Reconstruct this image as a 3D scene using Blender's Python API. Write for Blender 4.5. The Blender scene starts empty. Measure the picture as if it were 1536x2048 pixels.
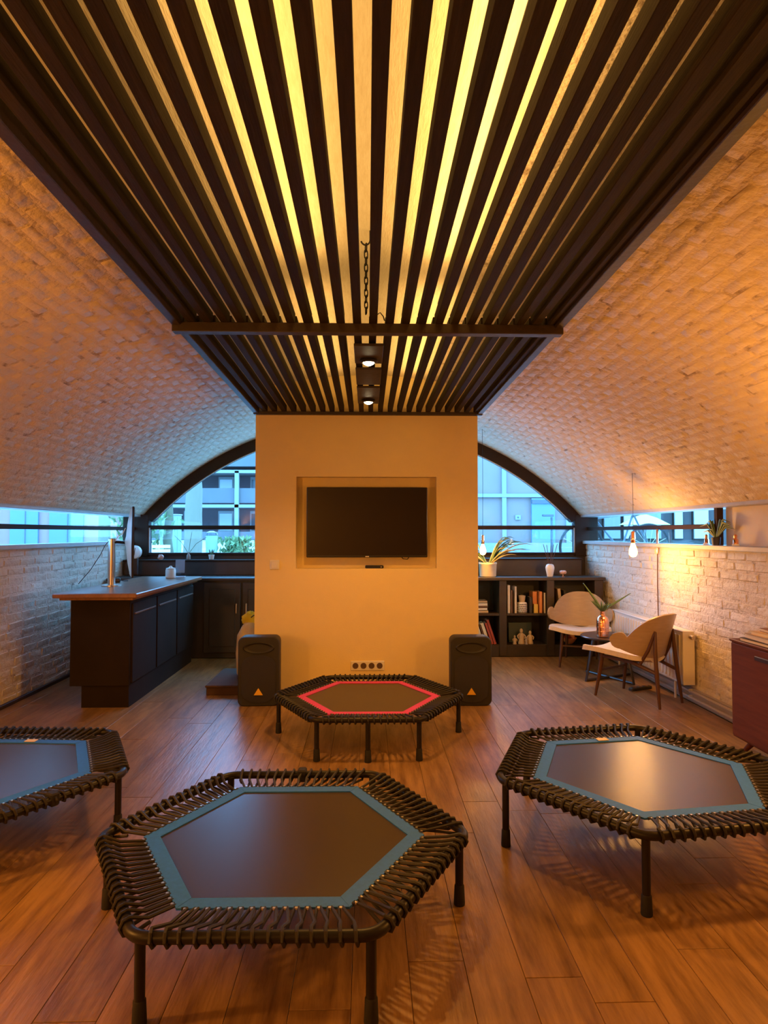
import bpy, math, random
from math import sin, cos, pi, radians as RAD, sqrt
from mathutils import Vector, Matrix, Euler
random.seed(11)
SC = bpy.context.scene
COL = SC.collection

# ------------------------------------------------------------------ camera
cam_d = bpy.data.cameras.new('camera')
cam_d.sensor_fit = 'HORIZONTAL'; cam_d.sensor_width = 36.0
cam_d.lens = 36.0 * 1260 / 1536
cam_d.clip_start = 0.05; cam_d.clip_end = 300
cam = bpy.data.objects.new('camera', cam_d); COL.objects.link(cam)
YAW, PITCH, EYE = math.atan(33 / 1260), math.atan(42 / 1260), 1.4
cam.location = (0, 0, EYE)
cam.rotation_euler = (pi / 2 + PITCH, 0, -YAW)
SC.camera = cam

# ------------------------------------------------------------------ world, lights, exposure
w = bpy.data.worlds.new('sky'); SC.world = w; w.use_nodes = True
bg = w.node_tree.nodes['Background']
bg.inputs[0].default_value = (0.16, 0.50, 1.0, 1); bg.inputs[1].default_value = 12.5
SC.view_settings.view_transform = 'Standard'; SC.view_settings.look = 'None'
SC.view_settings.gamma = 1; SC.view_settings.exposure = 0.0
SC.view_settings.use_curve_mapping = False
SC.cycles.caustics_reflective = False; SC.cycles.caustics_refractive = False; SC.cycles.max_bounces = 9
WARM = (1.0, 0.425, 0.075)

def lamp(name, loc, power, color=WARM, radius=0.05, kind='POINT', aim=None, angle=None):
    l = bpy.data.lights.new(name, kind); l.energy = power; l.color = color; l.shadow_soft_size = radius
    o = bpy.data.objects.new(name, l); COL.objects.link(o); o.location = loc
    if kind == 'SPOT':
        l.spot_size = RAD(angle); l.spot_blend = 0.6
    if aim is not None:
        o.rotation_euler = (Vector(aim) - Vector(loc)).to_track_quat('-Z', 'Y').to_euler()
    return o
# pendant bulbs of the half of the room behind the camera
lamp('pendant_light_near_wall_left', (-2.45, 1.55, 1.35), 88)
lamp('pendant_light_above_credenza', (2.05, 2.60, 1.35), 52)
lamp('pendant_light_behind', (-1.75, -1.2, 1.55), 58, WARM, 0.10)
# light strips lying on top of the canopy slats, facing the vault
def strip_light(x, y0, y1, z, power):
    l = bpy.data.lights.new('slat_strip_light', 'AREA'); l.shape = 'RECTANGLE'; l.size = 0.03; l.size_y = y1 - y0
    l.energy = power; l.color = (1.0, 0.56, 0.16)
    o = bpy.data.objects.new('slat_strip_light', l); COL.objects.link(o)
    o.location = (x, (y0 + y1) / 2, z); o.rotation_euler = (pi, 0, 0)
for sx, pw in ((-0.3115, 0.75), (0.3685, 1.25)):
    strip_light(sx, 0.5, 3.1, 2.586, 15 * pw)
    strip_light(sx, 3.5, 5.4, 2.568, 7 * pw)

# ------------------------------------------------------------------ materials
MATS = {}
def mat(name, col, rough=0.6, metal=0.0, var=0.0, scale=8.0, bump=0.0, bscale=40.0, stretch=(1, 1, 1), rnd=0.0, spec=None,
        col2=None, coat=0.0, emit=None, estr=0.0, r0=0.32, r1=0.68):
    m = bpy.data.materials.new(name); m.use_nodes = True
    nt = m.node_tree; N = nt.nodes; L = nt.links
    b = N['Principled BSDF']
    b.inputs['Base Color'].default_value = (*col, 1); b.inputs['Roughness'].default_value = rough
    b.inputs['Metallic'].default_value = metal
    if spec is not None: b.inputs['Specular IOR Level'].default_value = spec
    if coat: b.inputs['Coat Weight'].default_value = coat; b.inputs['Coat Roughness'].default_value = 0.2
    if emit: b.inputs['Emission Color'].default_value = (*emit, 1); b.inputs['Emission Strength'].default_value = estr
    if var or bump or rnd or col2:
        g = N.new('ShaderNodeNewGeometry'); oi = N.new('ShaderNodeObjectInfo')
        off = N.new('ShaderNodeVectorMath'); off.operation = 'SCALE'; off.inputs[0].default_value = (13.1, 7.7, 5.3)
        L.new(oi.outputs['Random'], off.inputs['Scale'])
        add = N.new('ShaderNodeVectorMath'); add.operation = 'ADD'
        L.new(g.outputs['Position'], add.inputs[0]); L.new(off.outputs[0], add.inputs[1])
        mp = N.new('ShaderNodeVectorMath'); mp.operation = 'MULTIPLY'; mp.inputs[1].default_value = stretch
        L.new(add.outputs[0], mp.inputs[0])
        n1 = N.new('ShaderNodeTexNoise'); n1.inputs['Scale'].default_value = scale; n1.inputs['Detail'].default_value = 6
        n1.inputs['Roughness'].default_value = 0.65
        L.new(mp.outputs[0], n1.inputs['Vector'])
        c2 = col2 if col2 else tuple(c * (1 - var) for c in col)
        rp = N.new('ShaderNodeValToRGB')
        rp.color_ramp.elements[0].position = r0; rp.color_ramp.elements[1].position = r1
        rp.color_ramp.elements[0].color = (*c2, 1); rp.color_ramp.elements[1].color = (*col, 1)
        L.new(n1.outputs['Fac'], rp.inputs['Fac'])
        last = rp.outputs['Color']
        if rnd:
            hsv = N.new('ShaderNodeHueSaturation')
            mr = N.new('ShaderNodeMapRange'); mr.inputs['To Min'].default_value = 1 - rnd; mr.inputs['To Max'].default_value = 1 + rnd
            L.new(oi.outputs['Random'], mr.inputs['Value']); L.new(mr.outputs[0], hsv.inputs['Value'])
            L.new(last, hsv.inputs['Color']); last = hsv.outputs['Color']
        L.new(last, b.inputs['Base Color'])
        if bump:
            n2 = N.new('ShaderNodeTexNoise'); n2.inputs['Scale'].default_value = bscale; n2.inputs['Detail'].default_value = 4
            L.new(mp.outputs[0], n2.inputs['Vector'])
            bp = N.new('ShaderNodeBump'); bp.inputs['Strength'].default_value = bump; bp.inputs['Distance'].default_value = 0.02
            L.new(n2.outputs['Fac'], bp.inputs['Height']); L.new(bp.outputs[0], b.inputs['Normal'])
    MATS[name] = m
    return m

def glass_mat(name, tint=(1, 1, 1), rough=0.02, glow=None, gstr=0.0):
    m = bpy.data.materials.new(name); m.use_nodes = True
    nt = m.node_tree; N = nt.nodes; L = nt.links; N.remove(N['Principled BSDF'])
    t = N.new('ShaderNodeBsdfTransparent'); t.inputs[0].default_value = (*tint, 1)
    g = N.new('ShaderNodeBsdfGlossy'); g.inputs['Roughness'].default_value = rough
    f = N.new('ShaderNodeFresnel'); f.inputs['IOR'].default_value = 1.45
    ge = N.new('ShaderNodeNewGeometry'); inv = N.new('ShaderNodeMath'); inv.operation = 'SUBTRACT'; inv.inputs[0].default_value = 1.0
    L.new(ge.outputs['Backfacing'], inv.inputs[1]); mul = N.new('ShaderNodeMath'); mul.operation = 'MULTIPLY'
    L.new(f.outputs[0], mul.inputs[0]); L.new(inv.outputs[0], mul.inputs[1])
    mx = N.new('ShaderNodeMixShader'); L.new(mul.outputs[0], mx.inputs[0]); L.new(t.outputs[0], mx.inputs[1]); L.new(g.outputs[0], mx.inputs[2])
    out = mx.outputs[0]
    if glow:
        e = N.new('ShaderNodeEmission'); e.inputs[0].default_value = (*glow, 1); e.inputs[1].default_value = gstr
        ad = N.new('ShaderNodeAddShader'); L.new(out, ad.inputs[0]); L.new(e.outputs[0], ad.inputs[1]); out = ad.outputs[0]
    L.new(out, N['Material Output'].inputs['Surface'])
    MATS[name] = m
    return m

def emit_mat(name, col, s):
    m = bpy.data.materials.new(name); m.use_nodes = True
    N = m.node_tree.nodes; L = m.node_tree.links; N.remove(N['Principled BSDF'])
    e = N.new('ShaderNodeEmission'); e.inputs[0].default_value = (*col, 1); e.inputs[1].default_value = s
    L.new(e.outputs[0], N['Material Output'].inputs['Surface'])
    MATS[name] = m
    return m

mat('floor_wood', (0.36, 0.205, 0.080), 0.34, col2=(0.155, 0.076, 0.026), scale=6, stretch=(4, 0.45, 1), bump=0.10, bscale=22, rnd=0.09, r0=0.30, r1=0.62)
mat('dark_gap', (0.03, 0.016, 0.008), 0.9)
mat('brick_paint', (0.72, 0.63, 0.51), 0.62, var=0.10, scale=14, bump=0.8, bscale=20, rnd=0.015)
mat('mortar_paint', (0.72, 0.64, 0.54), 0.8, col2=(0.30, 0.22, 0.15), scale=9, bump=0.6, bscale=50, r0=0.30, r1=0.44)
mat('brick_paint_lamplit', (0.69, 0.55, 0.385), 0.62, var=0.10, scale=14, bump=0.8, bscale=20, rnd=0.015)  # white brick paint with warm lamplight put into its colour
mat('mortar_lamplit', (0.66, 0.52, 0.36), 0.8, col2=(0.28, 0.19, 0.12), scale=9, bump=0.6, bscale=50, r0=0.30, r1=0.44)  # vault joints, lamplight tone put into the colour likewise
mat('white_plaster', (0.70, 0.60, 0.50), 0.8, var=0.08, scale=3, bump=0.06, bscale=90)
mat('plaster', (0.78, 0.61, 0.28), 0.75, var=0.05, scale=3, bump=0.06, bscale=90)
mat('crown_plaster', (0.74, 0.66, 0.50), 0.8, col2=(0.64, 0.54, 0.37), scale=26, stretch=(3, 0.5, 1), bump=0.25, bscale=50)
mat('slat_wood', (0.030, 0.019, 0.007), 0.75, spec=0.15, col2=(0.016, 0.009, 0.0035), scale=12, stretch=(6, 0.5, 6), bump=0.15, bscale=30, rnd=0.15)
mat('rail_wood', (0.036, 0.019, 0.009), 0.55, var=0.4, scale=10, bump=0.1)
mat('frame_dark', (0.045, 0.023, 0.014), 0.7, var=0.3, scale=6, spec=0.15)
mat('panel_dark', (0.050, 0.030, 0.024), 0.5, var=0.3, scale=5)
mat('platform_brown', (0.085, 0.042, 0.022), 0.9, var=0.3, scale=5)
mat('sill_grey', (0.50, 0.47, 0.45), 0.5, var=0.15, scale=8)
mat('black_steel', (0.014, 0.011, 0.010), 0.40, spec=0.3)
mat('rubber', (0.012, 0.010, 0.009), 0.75)
mat('cord', (0.020, 0.015, 0.011), 0.6, var=0.3, scale=120)
mat('mat_black', (0.055, 0.038, 0.022), 0.29, spec=0.32, bump=0.05, bscale=600)
mat('border_blue', (0.022, 0.17, 0.74), 0.6, var=0.15, scale=60)
mat('border_red', (0.72, 0.05, 0.22), 0.6, var=0.15, scale=60)
mat('hook_metal', (0.7, 0.66, 0.6), 0.3, 0.9)
mat('tag_cream', (0.75, 0.62, 0.42), 0.7)
mat('speaker_black', (0.018, 0.015, 0.013), 0.6, bump=0.2, bscale=400)
mat('grille_black', (0.034, 0.028, 0.022), 0.55, bump=0.6, bscale=700)
mat('logo_yellow', (0.80, 0.45, 0.03), 0.4)
mat('screen_black', (0.010, 0.006, 0.004), 0.10, spec=0.5)
mat('bezel_black', (0.012, 0.010, 0.010), 0.35)
mat('logo_grey', (0.6, 0.55, 0.5), 0.4)
mat('white_plastic', (0.72, 0.68, 0.60), 0.4)
mat('socket_hole', (0.10, 0.055, 0.03), 0.7)
mat('counter_dark', (0.026, 0.016, 0.011), 0.7, spec=0.12, var=0.25, scale=4)
mat('counter_wood', (0.30, 0.13, 0.055), 0.30, col2=(0.19, 0.075, 0.03), scale=6, stretch=(4, 0.5, 1), rnd=0.0)
mat('edge_line', (0.16, 0.11, 0.085), 0.4)
mat('oak', (0.55, 0.35, 0.20), 0.5, var=0.25, scale=10, stretch=(1, 1, 0.3))
mat('steel', (0.55, 0.48, 0.42), 0.28, 0.9)
mat('monitor_grey', (0.62, 0.50, 0.38), 0.4)
mat('cream_fabric', (0.68, 0.60, 0.54), 0.9, var=0.12, scale=40, bump=0.2, bscale=300)
mat('ply', (0.44, 0.32, 0.21), 0.45, var=0.15, scale=9, stretch=(1, 1, 6))
mat('walnut', (0.095, 0.036, 0.017), 0.4, var=0.3, scale=10, stretch=(1, 1, 0.3))
mat('table_dark', (0.030, 0.024, 0.030), 0.28)
mat('copper', (0.86, 0.42, 0.26), 0.18, 1.0)
mat('leaf', (0.09, 0.16, 0.055), 0.5, var=0.4, scale=20)
mat('leaf_dry', (0.36, 0.30, 0.14), 0.6, var=0.3, scale=20)
mat('radiator_white', (0.74, 0.70, 0.64), 0.4)
mat('pipe_white', (0.42, 0.37, 0.33), 0.4)
mat('credenza_wood', (0.15, 0.042, 0.013), 0.55, spec=0.2, col2=(0.10, 0.026, 0.008), scale=7, stretch=(1, 0.4, 5))
mat('groove', (0.025, 0.008, 0.004), 0.6)
mat('bookcase', (0.055, 0.036, 0.024), 0.5, var=0.3, scale=6)
mat('ceramic', (0.80, 0.74, 0.68), 0.3)
mat('pot_cream', (0.70, 0.56, 0.34), 0.6, var=0.1, scale=20)
mat('soil', (0.04, 0.022, 0.012), 0.9)
mat('pink', (0.72, 0.45, 0.40), 0.5)
mat('black_iron', (0.015, 0.012, 0.010), 0.5, 0.4)
mat('bag_cloth', (0.74, 0.62, 0.48), 0.9, var=0.15, scale=10, bump=0.3, bscale=30)
mat('bag_yellow', (0.80, 0.68, 0.05), 0.5)
mat('acrylic_card', (0.42, 0.47, 0.55), 0.3)
for n, c in (('paper_white', (0.78, 0.70, 0.58)), ('paper_tan', (0.62, 0.45, 0.26)), ('book_orange', (0.75, 0.28, 0.08)), ('book_red', (0.42, 0.07, 0.05)),
             ('book_dark', (0.035, 0.03, 0.028)), ('book_yellow', (0.75, 0.52, 0.10)), ('book_grey', (0.36, 0.30, 0.27)), ('book_green', (0.05, 0.075, 0.06)), ('book_brown', (0.22, 0.11, 0.06))):
    mat(n, c, 0.6, var=0.08, scale=30)
mat('pages', (0.75, 0.66, 0.50), 0.9)
# outside
mat('asphalt', (0.42, 0.42, 0.42), 0.9, var=0.15, scale=2)
mat('pavement_stone', (0.75, 0.74, 0.72), 0.9, var=0.12, scale=3)
mat('facade_grey', (0.138, 0.134, 0.138), 0.9, var=0.12, scale=1)
mat('facade_purple', (0.091, 0.070, 0.077), 0.9, var=0.15, scale=1)
mat('facade_pale', (0.26, 0.185, 0.165), 0.9, var=0.10, scale=1.5)
mat('facade_pink', (0.36, 0.19, 0.165), 0.9, var=0.06, scale=1)
mat('facade_brown', (0.07, 0.055, 0.05), 0.9, var=0.2, scale=1)
mat('trim_white', (0.252, 0.252, 0.246), 0.7)
mat('door_blue', (0.13, 0.21, 0.31), 0.6, var=0.08, scale=1)
mat('window_dark', (0.06, 0.07, 0.08), 0.15)
mat('window_pale', (0.55, 0.55, 0.55), 0.3)
mat('bark', (0.161, 0.147, 0.098), 0.9, col2=(0.20, 0.17, 0.12), scale=5, stretch=(1, 1, 0.3), bump=0.5, bscale=12)
mat('bark_dark', (0.16, 0.14, 0.08), 0.9, var=0.4, scale=8)
mat('cabinet_green', (0.225, 0.279, 0.234), 0.7, var=0.06, scale=4)
mat('bin_green', (0.203, 0.279, 0.261), 0.6)
mat('hedge_green', (0.20, 0.30, 0.12), 0.8, var=0.5, scale=10)
mat('umbrella_yellow', (0.62, 0.58, 0.14), 0.8)
glass_mat('window_glass', (0.93, 0.97, 0.98))
glass_mat('acrylic', (0.85, 0.90, 0.96))
glass_mat('bulb_glass', (1, 0.97, 0.9), 0.05, (1.0, 0.50, 0.12), 6.0)
emit_mat('filament', (1.0, 0.62, 0.22), 220)
emit_mat('spot_glow', (1.0, 0.80, 0.45), 30)
emit_mat('led_dot', (1.0, 0.85, 0.6), 1.5)

# ------------------------------------------------------------------ mesh builder
class MB:
    def __init__(s): s.v = []; s.f = []
    def add(s, vs, fs, M=None):
        o = len(s.v)
        s.v += [tuple(M @ Vector(p)) if M else tuple(p) for p in vs]
        s.f += [tuple(i + o for i in f) for f in fs]
        return s
    def box(s, c, d, M=None, b=0.0):
        x, y, z = c; a, e, h = d[0] / 2, d[1] / 2, d[2] / 2
        if b <= 0:
            vs = [(x + i * a, y + j * e, z + k * h) for i in (-1, 1) for j in (-1, 1) for k in (-1, 1)]
            return s.add(vs, [(0, 1, 3, 2), (4, 6, 7, 5), (0, 4, 5, 1), (2, 3, 7, 6), (0, 2, 6, 4), (1, 5, 7, 3)], M)
        b = min(b, a * .9, e * .9, h * .9)
        V = []; idx = {}
        for i in (-1, 1):
            for j in (-1, 1):
                for k in (-1, 1):
                    for ax in range(3):
                        p = [i * (a - b), j * (e - b), k * (h - b)]
                        p[ax] = (i * a, j * e, k * h)[ax]
                        idx[i, j, k, ax] = len(V); V.append((x + p[0], y + p[1], z + p[2]))
        F = []
        for ax in range(3):
            o1, o2 = [q for q in range(3) if q != ax]
            for sg in (-1, 1):
                loop = []
                for q1, q2 in ((-1, -1), (1, -1), (1, 1), (-1, 1)):
                    t = [0, 0, 0]; t[ax] = sg; t[o1] = q1; t[o2] = q2
                    loop.append(idx[t[0], t[1], t[2], ax])
                if (sg > 0) == (ax == 1): loop.reverse()
                F.append(loop)
        for ax in range(3):
            o1, o2 = [q for q in range(3) if q != ax]
            for q1 in (-1, 1):
                for q2 in (-1, 1):
                    t0 = [0, 0, 0]; t0[ax] = -1; t0[o1] = q1; t0[o2] = q2
                    t1 = list(t0); t1[ax] = 1
                    F.append((idx[(*t0, o1)], idx[(*t1, o1)], idx[(*t1, o2)], idx[(*t0, o2)]))
        for i in (-1, 1):
            for j in (-1, 1):
                for k in (-1, 1):
                    F.append((idx[i, j, k, 0], idx[i, j, k, 1], idx[i, j, k, 2]))
        return s.add(V, F, M)
    def tube(s, pts, r, n=8, closed=False, M=None, caps=True):
        P = [Vector(p) for p in pts]; m = len(P)
        rs = r if isinstance(r, (list, tuple)) else [r] * m
        V = []; F = []; up = None
        for i in range(m):
            if closed: t = (P[(i + 1) % m] - P[i - 1])
            else: t = P[min(i + 1, m - 1)] - P[max(i - 1, 0)]
            t = t.normalized() if t.length > 1e-9 else Vector((0, 0, 1))
            if up is None:
                up = Vector((0, 0, 1)) if abs(t.z) < .9 else Vector((1, 0, 0))
            a = (up - t * up.dot(t))
            if a.length < 1e-5: a = Vector((1, 0, 0)) - t * t.x
            a.normalize(); bb = t.cross(a); up = a
            for k in range(n):
                q = 2 * pi * k / n
                V.append(P[i] + (a * cos(q) + bb * sin(q)) * rs[i])
        for i in range(m if closed else m - 1):
            j = (i + 1) % m
            for k in range(n):
                l = (k + 1) % n
                F.append((i * n + k, i * n + l, j * n + l, j * n + k))
        if not closed and caps:
            F.append(tuple(range(n))[::-1]); F.append(tuple((m - 1) * n + k for k in range(n)))
        return s.add(V, F, M)
    def lathe(s, prof, n=20, c=(0, 0, 0), M=None, sx=1.0, sy=1.0):
        V = []; F = []
        for r, z in prof:
            for k in range(n):
                q = 2 * pi * k / n
                V.append((c[0] + r * cos(q) * sx, c[1] + r * sin(q) * sy, c[2] + z))
        for i in range(len(prof) - 1):
            for k in range(n):
                l = (k + 1) % n
                F.append((i * n + k, i * n + l, (i + 1) * n + l, (i + 1) * n + k))
        F.append(tuple(range(n))[::-1]); F.append(tuple((len(prof) - 1) * n + k for k in range(n)))
        return s.add(V, F, M)
    def prism(s, poly, depth, M=None):
        """poly in the XY plane extruded along +Z by depth"""
        n = len(poly)
        V = [(p[0], p[1], 0) for p in poly] + [(p[0], p[1], depth) for p in poly]
        F = [tuple(range(n))[::-1], tuple(range(n, 2 * n))] + [(i, (i + 1) % n, n + (i + 1) % n, n + i) for i in range(n)]
        return s.add(V, F, M)
    def shell(s, G, thick, M=None):
        """G: grid of points [i][j]; thickened along normals"""
        a, b = len(G), len(G[0]); P = [[Vector(p) for p in row] for row in G]
        V = []; 
        for side in (0, 1):
            for i in range(a):
                for j in range(b):
                    du = P[min(i + 1, a - 1)][j] - P[max(i - 1, 0)][j]; dv = P[i][min(j + 1, b - 1)] - P[i][max(j - 1, 0)]
                    nn = du.cross(dv); nn = nn.normalized() if nn.length > 1e-9 else Vector((0, 0, 1))
                    V.append(P[i][j] + nn * (thick / 2 if side == 0 else -thick / 2))
        o = a * b; F = []
        for i in range(a - 1):
            for j in range(b - 1):
                q = (i * b + j, (i + 1) * b + j, (i + 1) * b + j + 1, i * b + j + 1)
                F.append(q); F.append(tuple(x + o for x in q[::-1]))
        ring = [(i, 0) for i in range(a)] + [(a - 1, j) for j in range(1, b)] + [(i, b - 1) for i in range(a - 2, -1, -1)] + [(0, j) for j in range(b - 2, 0, -1)]
        for q in range(len(ring)):
            i, j = ring[q]; k, l = ring[(q + 1) % len(ring)]
            F.append((i * b + j, i * b + j + o, k * b + l + o, k * b + l))
        return s.add(V, F, M)
    def mesh(s, name, m, smooth=True):
        me = bpy.data.meshes.new(name); me.from_pydata(s.v, [], s.f); me.validate()
        me.materials.append(MATS[m])
        if smooth:
            me.polygons.foreach_set('use_smooth', [True] * len(me.polygons)); me.set_sharp_from_angle(angle=RAD(38))
        me.update()
        return me
    def build(s, name, m, parent=None, smooth=True, label=None, kind=None):
        o = link(name, s.mesh(name, m, smooth), parent)
        if label: o['label'] = label
        if kind: o['kind'] = kind
        return o
def link(name, data, parent=None):
    o = bpy.data.objects.new(name, data); COL.objects.link(o)
    if parent: o.parent = parent
    return o
def tag(o, label, cat, group=None):
    o['label'] = label; o['category'] = cat
    if group: o['group'] = group
    return o
def thing(name, label, cat, loc=(0, 0, 0), rz=0.0, group=None):
    o = link(name, None); o.location = loc; o.rotation_euler = (0, 0, rz); o.empty_display_size = 0.1
    return tag(o, label, cat, group)
def struct(o): o['kind'] = 'structure'; return o
def TR(x, y, z, rx=0, ry=0, rz=0): return Matrix.Translation((x, y, z)) @ Euler((rx, ry, rz)).to_matrix().to_4x4()
def smoothstep(a, b, x):
    t = max(0, min(1, (x - a) / (b - a))); return t * t * (3 - 2 * t)
def project(p):
    d = Vector(p) - cam.location; R = Euler(cam.rotation_euler).to_matrix()
    k = -(R.col[2].dot(d))
    if k < 0.05: return None
    return 768 + 1260 * R.col[0].dot(d) / k, 1024 - 1260 * R.col[1].dot(d) / k, k

# ------------------------------------------------------------------ room dimensions
XL, XR, YB, YF = -2.93, 2.73, 7.85, -2.5
VXC, VZC, VR, VA = -0.047, -0.825, 3.645, math.asin(2.70 / 3.645)
SPRING = VZC + VR * cos(VA)
def vault_z(x, r=VR): return VZC + sqrt(max(0, r * r - (x - VXC) ** 2))

# floor: slab and planks
floor = struct(MB().box(((XL + XR) / 2, (YF + YB) / 2, -0.07), (XR - XL, YB - YF, 0.10)).build('floor', 'dark_gap'))
PW = 0.182
plank_mesh = MB().box((0, 0, -0.010), (PW - 0.0016, 1.0, 0.0198), None, 0.0010).mesh('plank', 'floor_wood', False)
nrow = int((XR - XL) / PW) + 1
for i in range(nrow):
    x = XL + 0.03 + PW * (i + .5) - 0.06
    if x > XR - 0.03: continue
    y = YF - random.random() * 1.2
    while y < YB:
        L = random.choice((1.3, 1.7, 2.1)); y0 = max(y, YF); y1 = min(y + L, YB - 0.01)
        if y1 - y0 > 0.05 and y1 > 0.4:
            o = link('plank', plank_mesh, floor); o.location = (x, (y0 + y1) / 2, 0); o.scale = (1, y1 - y0 - 0.002, 1)
        elif y1 - y0 > 0.05:
            o = link('plank', plank_mesh, floor); o.location = (x, (y0 + y1) / 2, 0); o.scale = (1, y1 - y0 - 0.002, 1)
        y += L

# vault
mb = MB(); NA = 72
V = []; F = []
for y in (YF - .05, YB + .06):
    for r in (VR, VR + 0.12):
        for i in range(NA + 1):
            a = -VA + 2 * VA * i / NA
            V.append((VXC + r * sin(a), y, VZC + r * cos(a)))
n = NA + 1
for i in range(NA):
    F.append((i, i + 1, 2 * n + i + 1, 2 * n + i)); F.append((n + i, 3 * n + i, 3 * n + i + 1, n + i + 1))
    F.append((i, n + i, n + i + 1, i + 1)); F.append((2 * n + i, 2 * n + i + 1, 3 * n + i + 1, 3 * n + i))
F.append((0, 2 * n, 3 * n, n)); F.append((NA, n + NA, 3 * n + NA, 2 * n + NA))
ceiling = struct(mb.add(V, F).build('ceiling', 'mortar_lamplit'))
# smooth plastered crown above the slats
G = []
for i in range(25):
    a = math.asin((-1.06 + 2.12 * i / 24) / VR)
    G.append([(VXC + .05 + (VR - .006) * sin(a), y, VZC + (VR - .006) * cos(a)) for y in (YF, YB - .02)])
crown = MB().shell(G, 0.004).build('crown_plaster', 'crown_plaster', ceiling)

# bricks ------------------------------------------------------------------
BL, BH, JT = 0.210, 0.062, 0.008
def brick_shape(proud, jit):
    """one brick in local axes: x along the course, y up the course, z out of the wall"""
    a, b = BL / 2, BH / 2; j = lambda s: (random.random() - .5) * 2 * s
    e = 0.010
    base = [(-a, -b, -.004), (a, -b, -.004), (a, b, -.004), (-a, b, -.004)]
    q = [(-a + e, -b + e), (0, -b + e), (a - e, -b + e), (a - e, b - e), (0, b - e), (-a + e, b - e)]
    top = [(p[0] + j(.004), p[1] + j(.004), proud + j(jit)) for p in q]
    V = base + top
    F = [(4, 5, 8, 9), (5, 6, 7, 8), (0, 1, 6, 5, 4), (1, 2, 7, 6), (2, 3, 9, 8, 7), (3, 0, 4, 9)]
    return V, F
def lay_bricks(parent, frames, proud, jit, matname, nkeep=300, name='brick'):
    """frames: list of (matrix, sx, sy). The largest in view become objects, the rest one joined field."""
    shapes = [brick_shape(proud, jit) for _ in range(8)]
    meshes = []
    for V, F in shapes:
        meshes.append(MB().add(V, F).mesh(name, matname, True))
    scored = []
    for M, sx, sy in frames:
        p = M.translation; q = project(p); s = 0
        if q and -20 < q[0] < 1556 and -20 < q[1] < 2068:
            nrm = M.to_3x3().col[2]; view = (cam.location - p)
            s = max(0, nrm.dot(view.normalized())) / view.length_squared * sx * sy
        scored.append((s, M, sx, sy))
    scored.sort(key=lambda t: -t[0])
    field = MB()
    for k, (s, M, sx, sy) in enumerate(scored):
        vi = random.randrange(8); S = M @ Matrix.Diagonal((sx, sy, 1, 1))
        if k < nkeep and s > 0:
            o = link(name, meshes[vi], parent); o.matrix_local = S
        else:
            field.add(*shapes[vi], S)
    field.build('brick_field', matname, parent, True, None, 'stuff')

frames = []
arc = VR * VA * 2; nc = int(arc / (BH + JT)); ch = arc / nc
for c in range(nc):
    a = -VA + (c + .5) * ch / VR
    x = VXC + VR * sin(a)
    if abs(x - VXC) < 1.03: continue
    y = -0.6 - (BL + JT) * (.5 if c % 2 else 0) - random.random() * .03
    while y < YB - .06:
        L = BL * (1 + (random.random() - .5) * .06); y1 = min(y + L, YB - .03)
        if y1 - y > .03:
            nrm = Vector((-sin(a), 0, -cos(a))); t = Vector((0, 1, 0)); u = nrm.cross(t)
            M = Matrix(((t.x, u.x, nrm.x, VXC + VR * sin(a)), (t.y, u.y, nrm.y, (y + y1) / 2), (t.z, u.z, nrm.z, VZC + VR * cos(a)), (0, 0, 0, 1)))
            M = M @ Euler(((random.random() - .5) * .025, (random.random() - .5) * .010, (random.random() - .5) * .012)).to_matrix().to_4x4()
            frames.append((M, (y1 - y) / BL, (ch - JT) / BH))
        y = y1 + JT
lay_bricks(ceiling, frames, 0.0016, 0.0010, 'brick_paint_lamplit')

# side walls -------------------------------------------------------------
def side_wall(name, x, sgn, ztop):
    wl = struct(MB().box((x - sgn * 0.08, (YF + YB + .1) / 2, ztop / 2 - .03), (0.16, YB + .1 - YF, ztop + .06)).build(name, 'mortar_paint'))
    fr = []; nr = int(ztop / 0.071); h = ztop / nr
    for r in range(nr):
        tall = 1.0
        y = 0.6 - (.5 if r % 2 else 0) * (BL + JT) - random.random() * .04
        big = r >= nr - 3
        while y < YB - .02:
            L = BL * (random.uniform(1.0, 1.15) if big else random.uniform(.93, 1.06)); y1 = min(y + L, YB - .005)
            if y1 - y > .03:
                nrm = Vector((sgn, 0, 0)); t = Vector((0, sgn, 0)); u = Vector((0, 0, 1))
                M = Matrix(((0, 0, sgn, x), (sgn, 0, 0, (y + y1) / 2), (0, 1, 0, (r + .5) * h), (0, 0, 0, 1)))
                M = M @ Euler(((random.random() - .5) * .06, (random.random() - .5) * .03, (random.random() - .5) * .012)).to_matrix().to_4x4()
                fr.append((M, (y1 - y) / BL, (h - (JT * 1.5 if big else JT * .55)) / BH))
                if not big: M.translation.x -= sgn * .0035
            y = y1 + JT
    lay_bricks(wl, fr, 0.006, 0.0028, 'brick_paint')
    return wl
wall_left = side_wall('wall_left', XL, 1, 1.265)
wall_right = side_wall('wall_right', XR, -1, 1.265)
struct(MB().box(((XL + XR) / 2, YF - .06, 1.45), (XR - XL + .4, .12, 3.0)).build('wall_front', 'white_plaster'))
struct(MB().box(((XL + XR) / 2, YB + .075, 0.53), (XR - XL + .3, .15, 1.18)).build('wall_back', 'panel_dark'))

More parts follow.
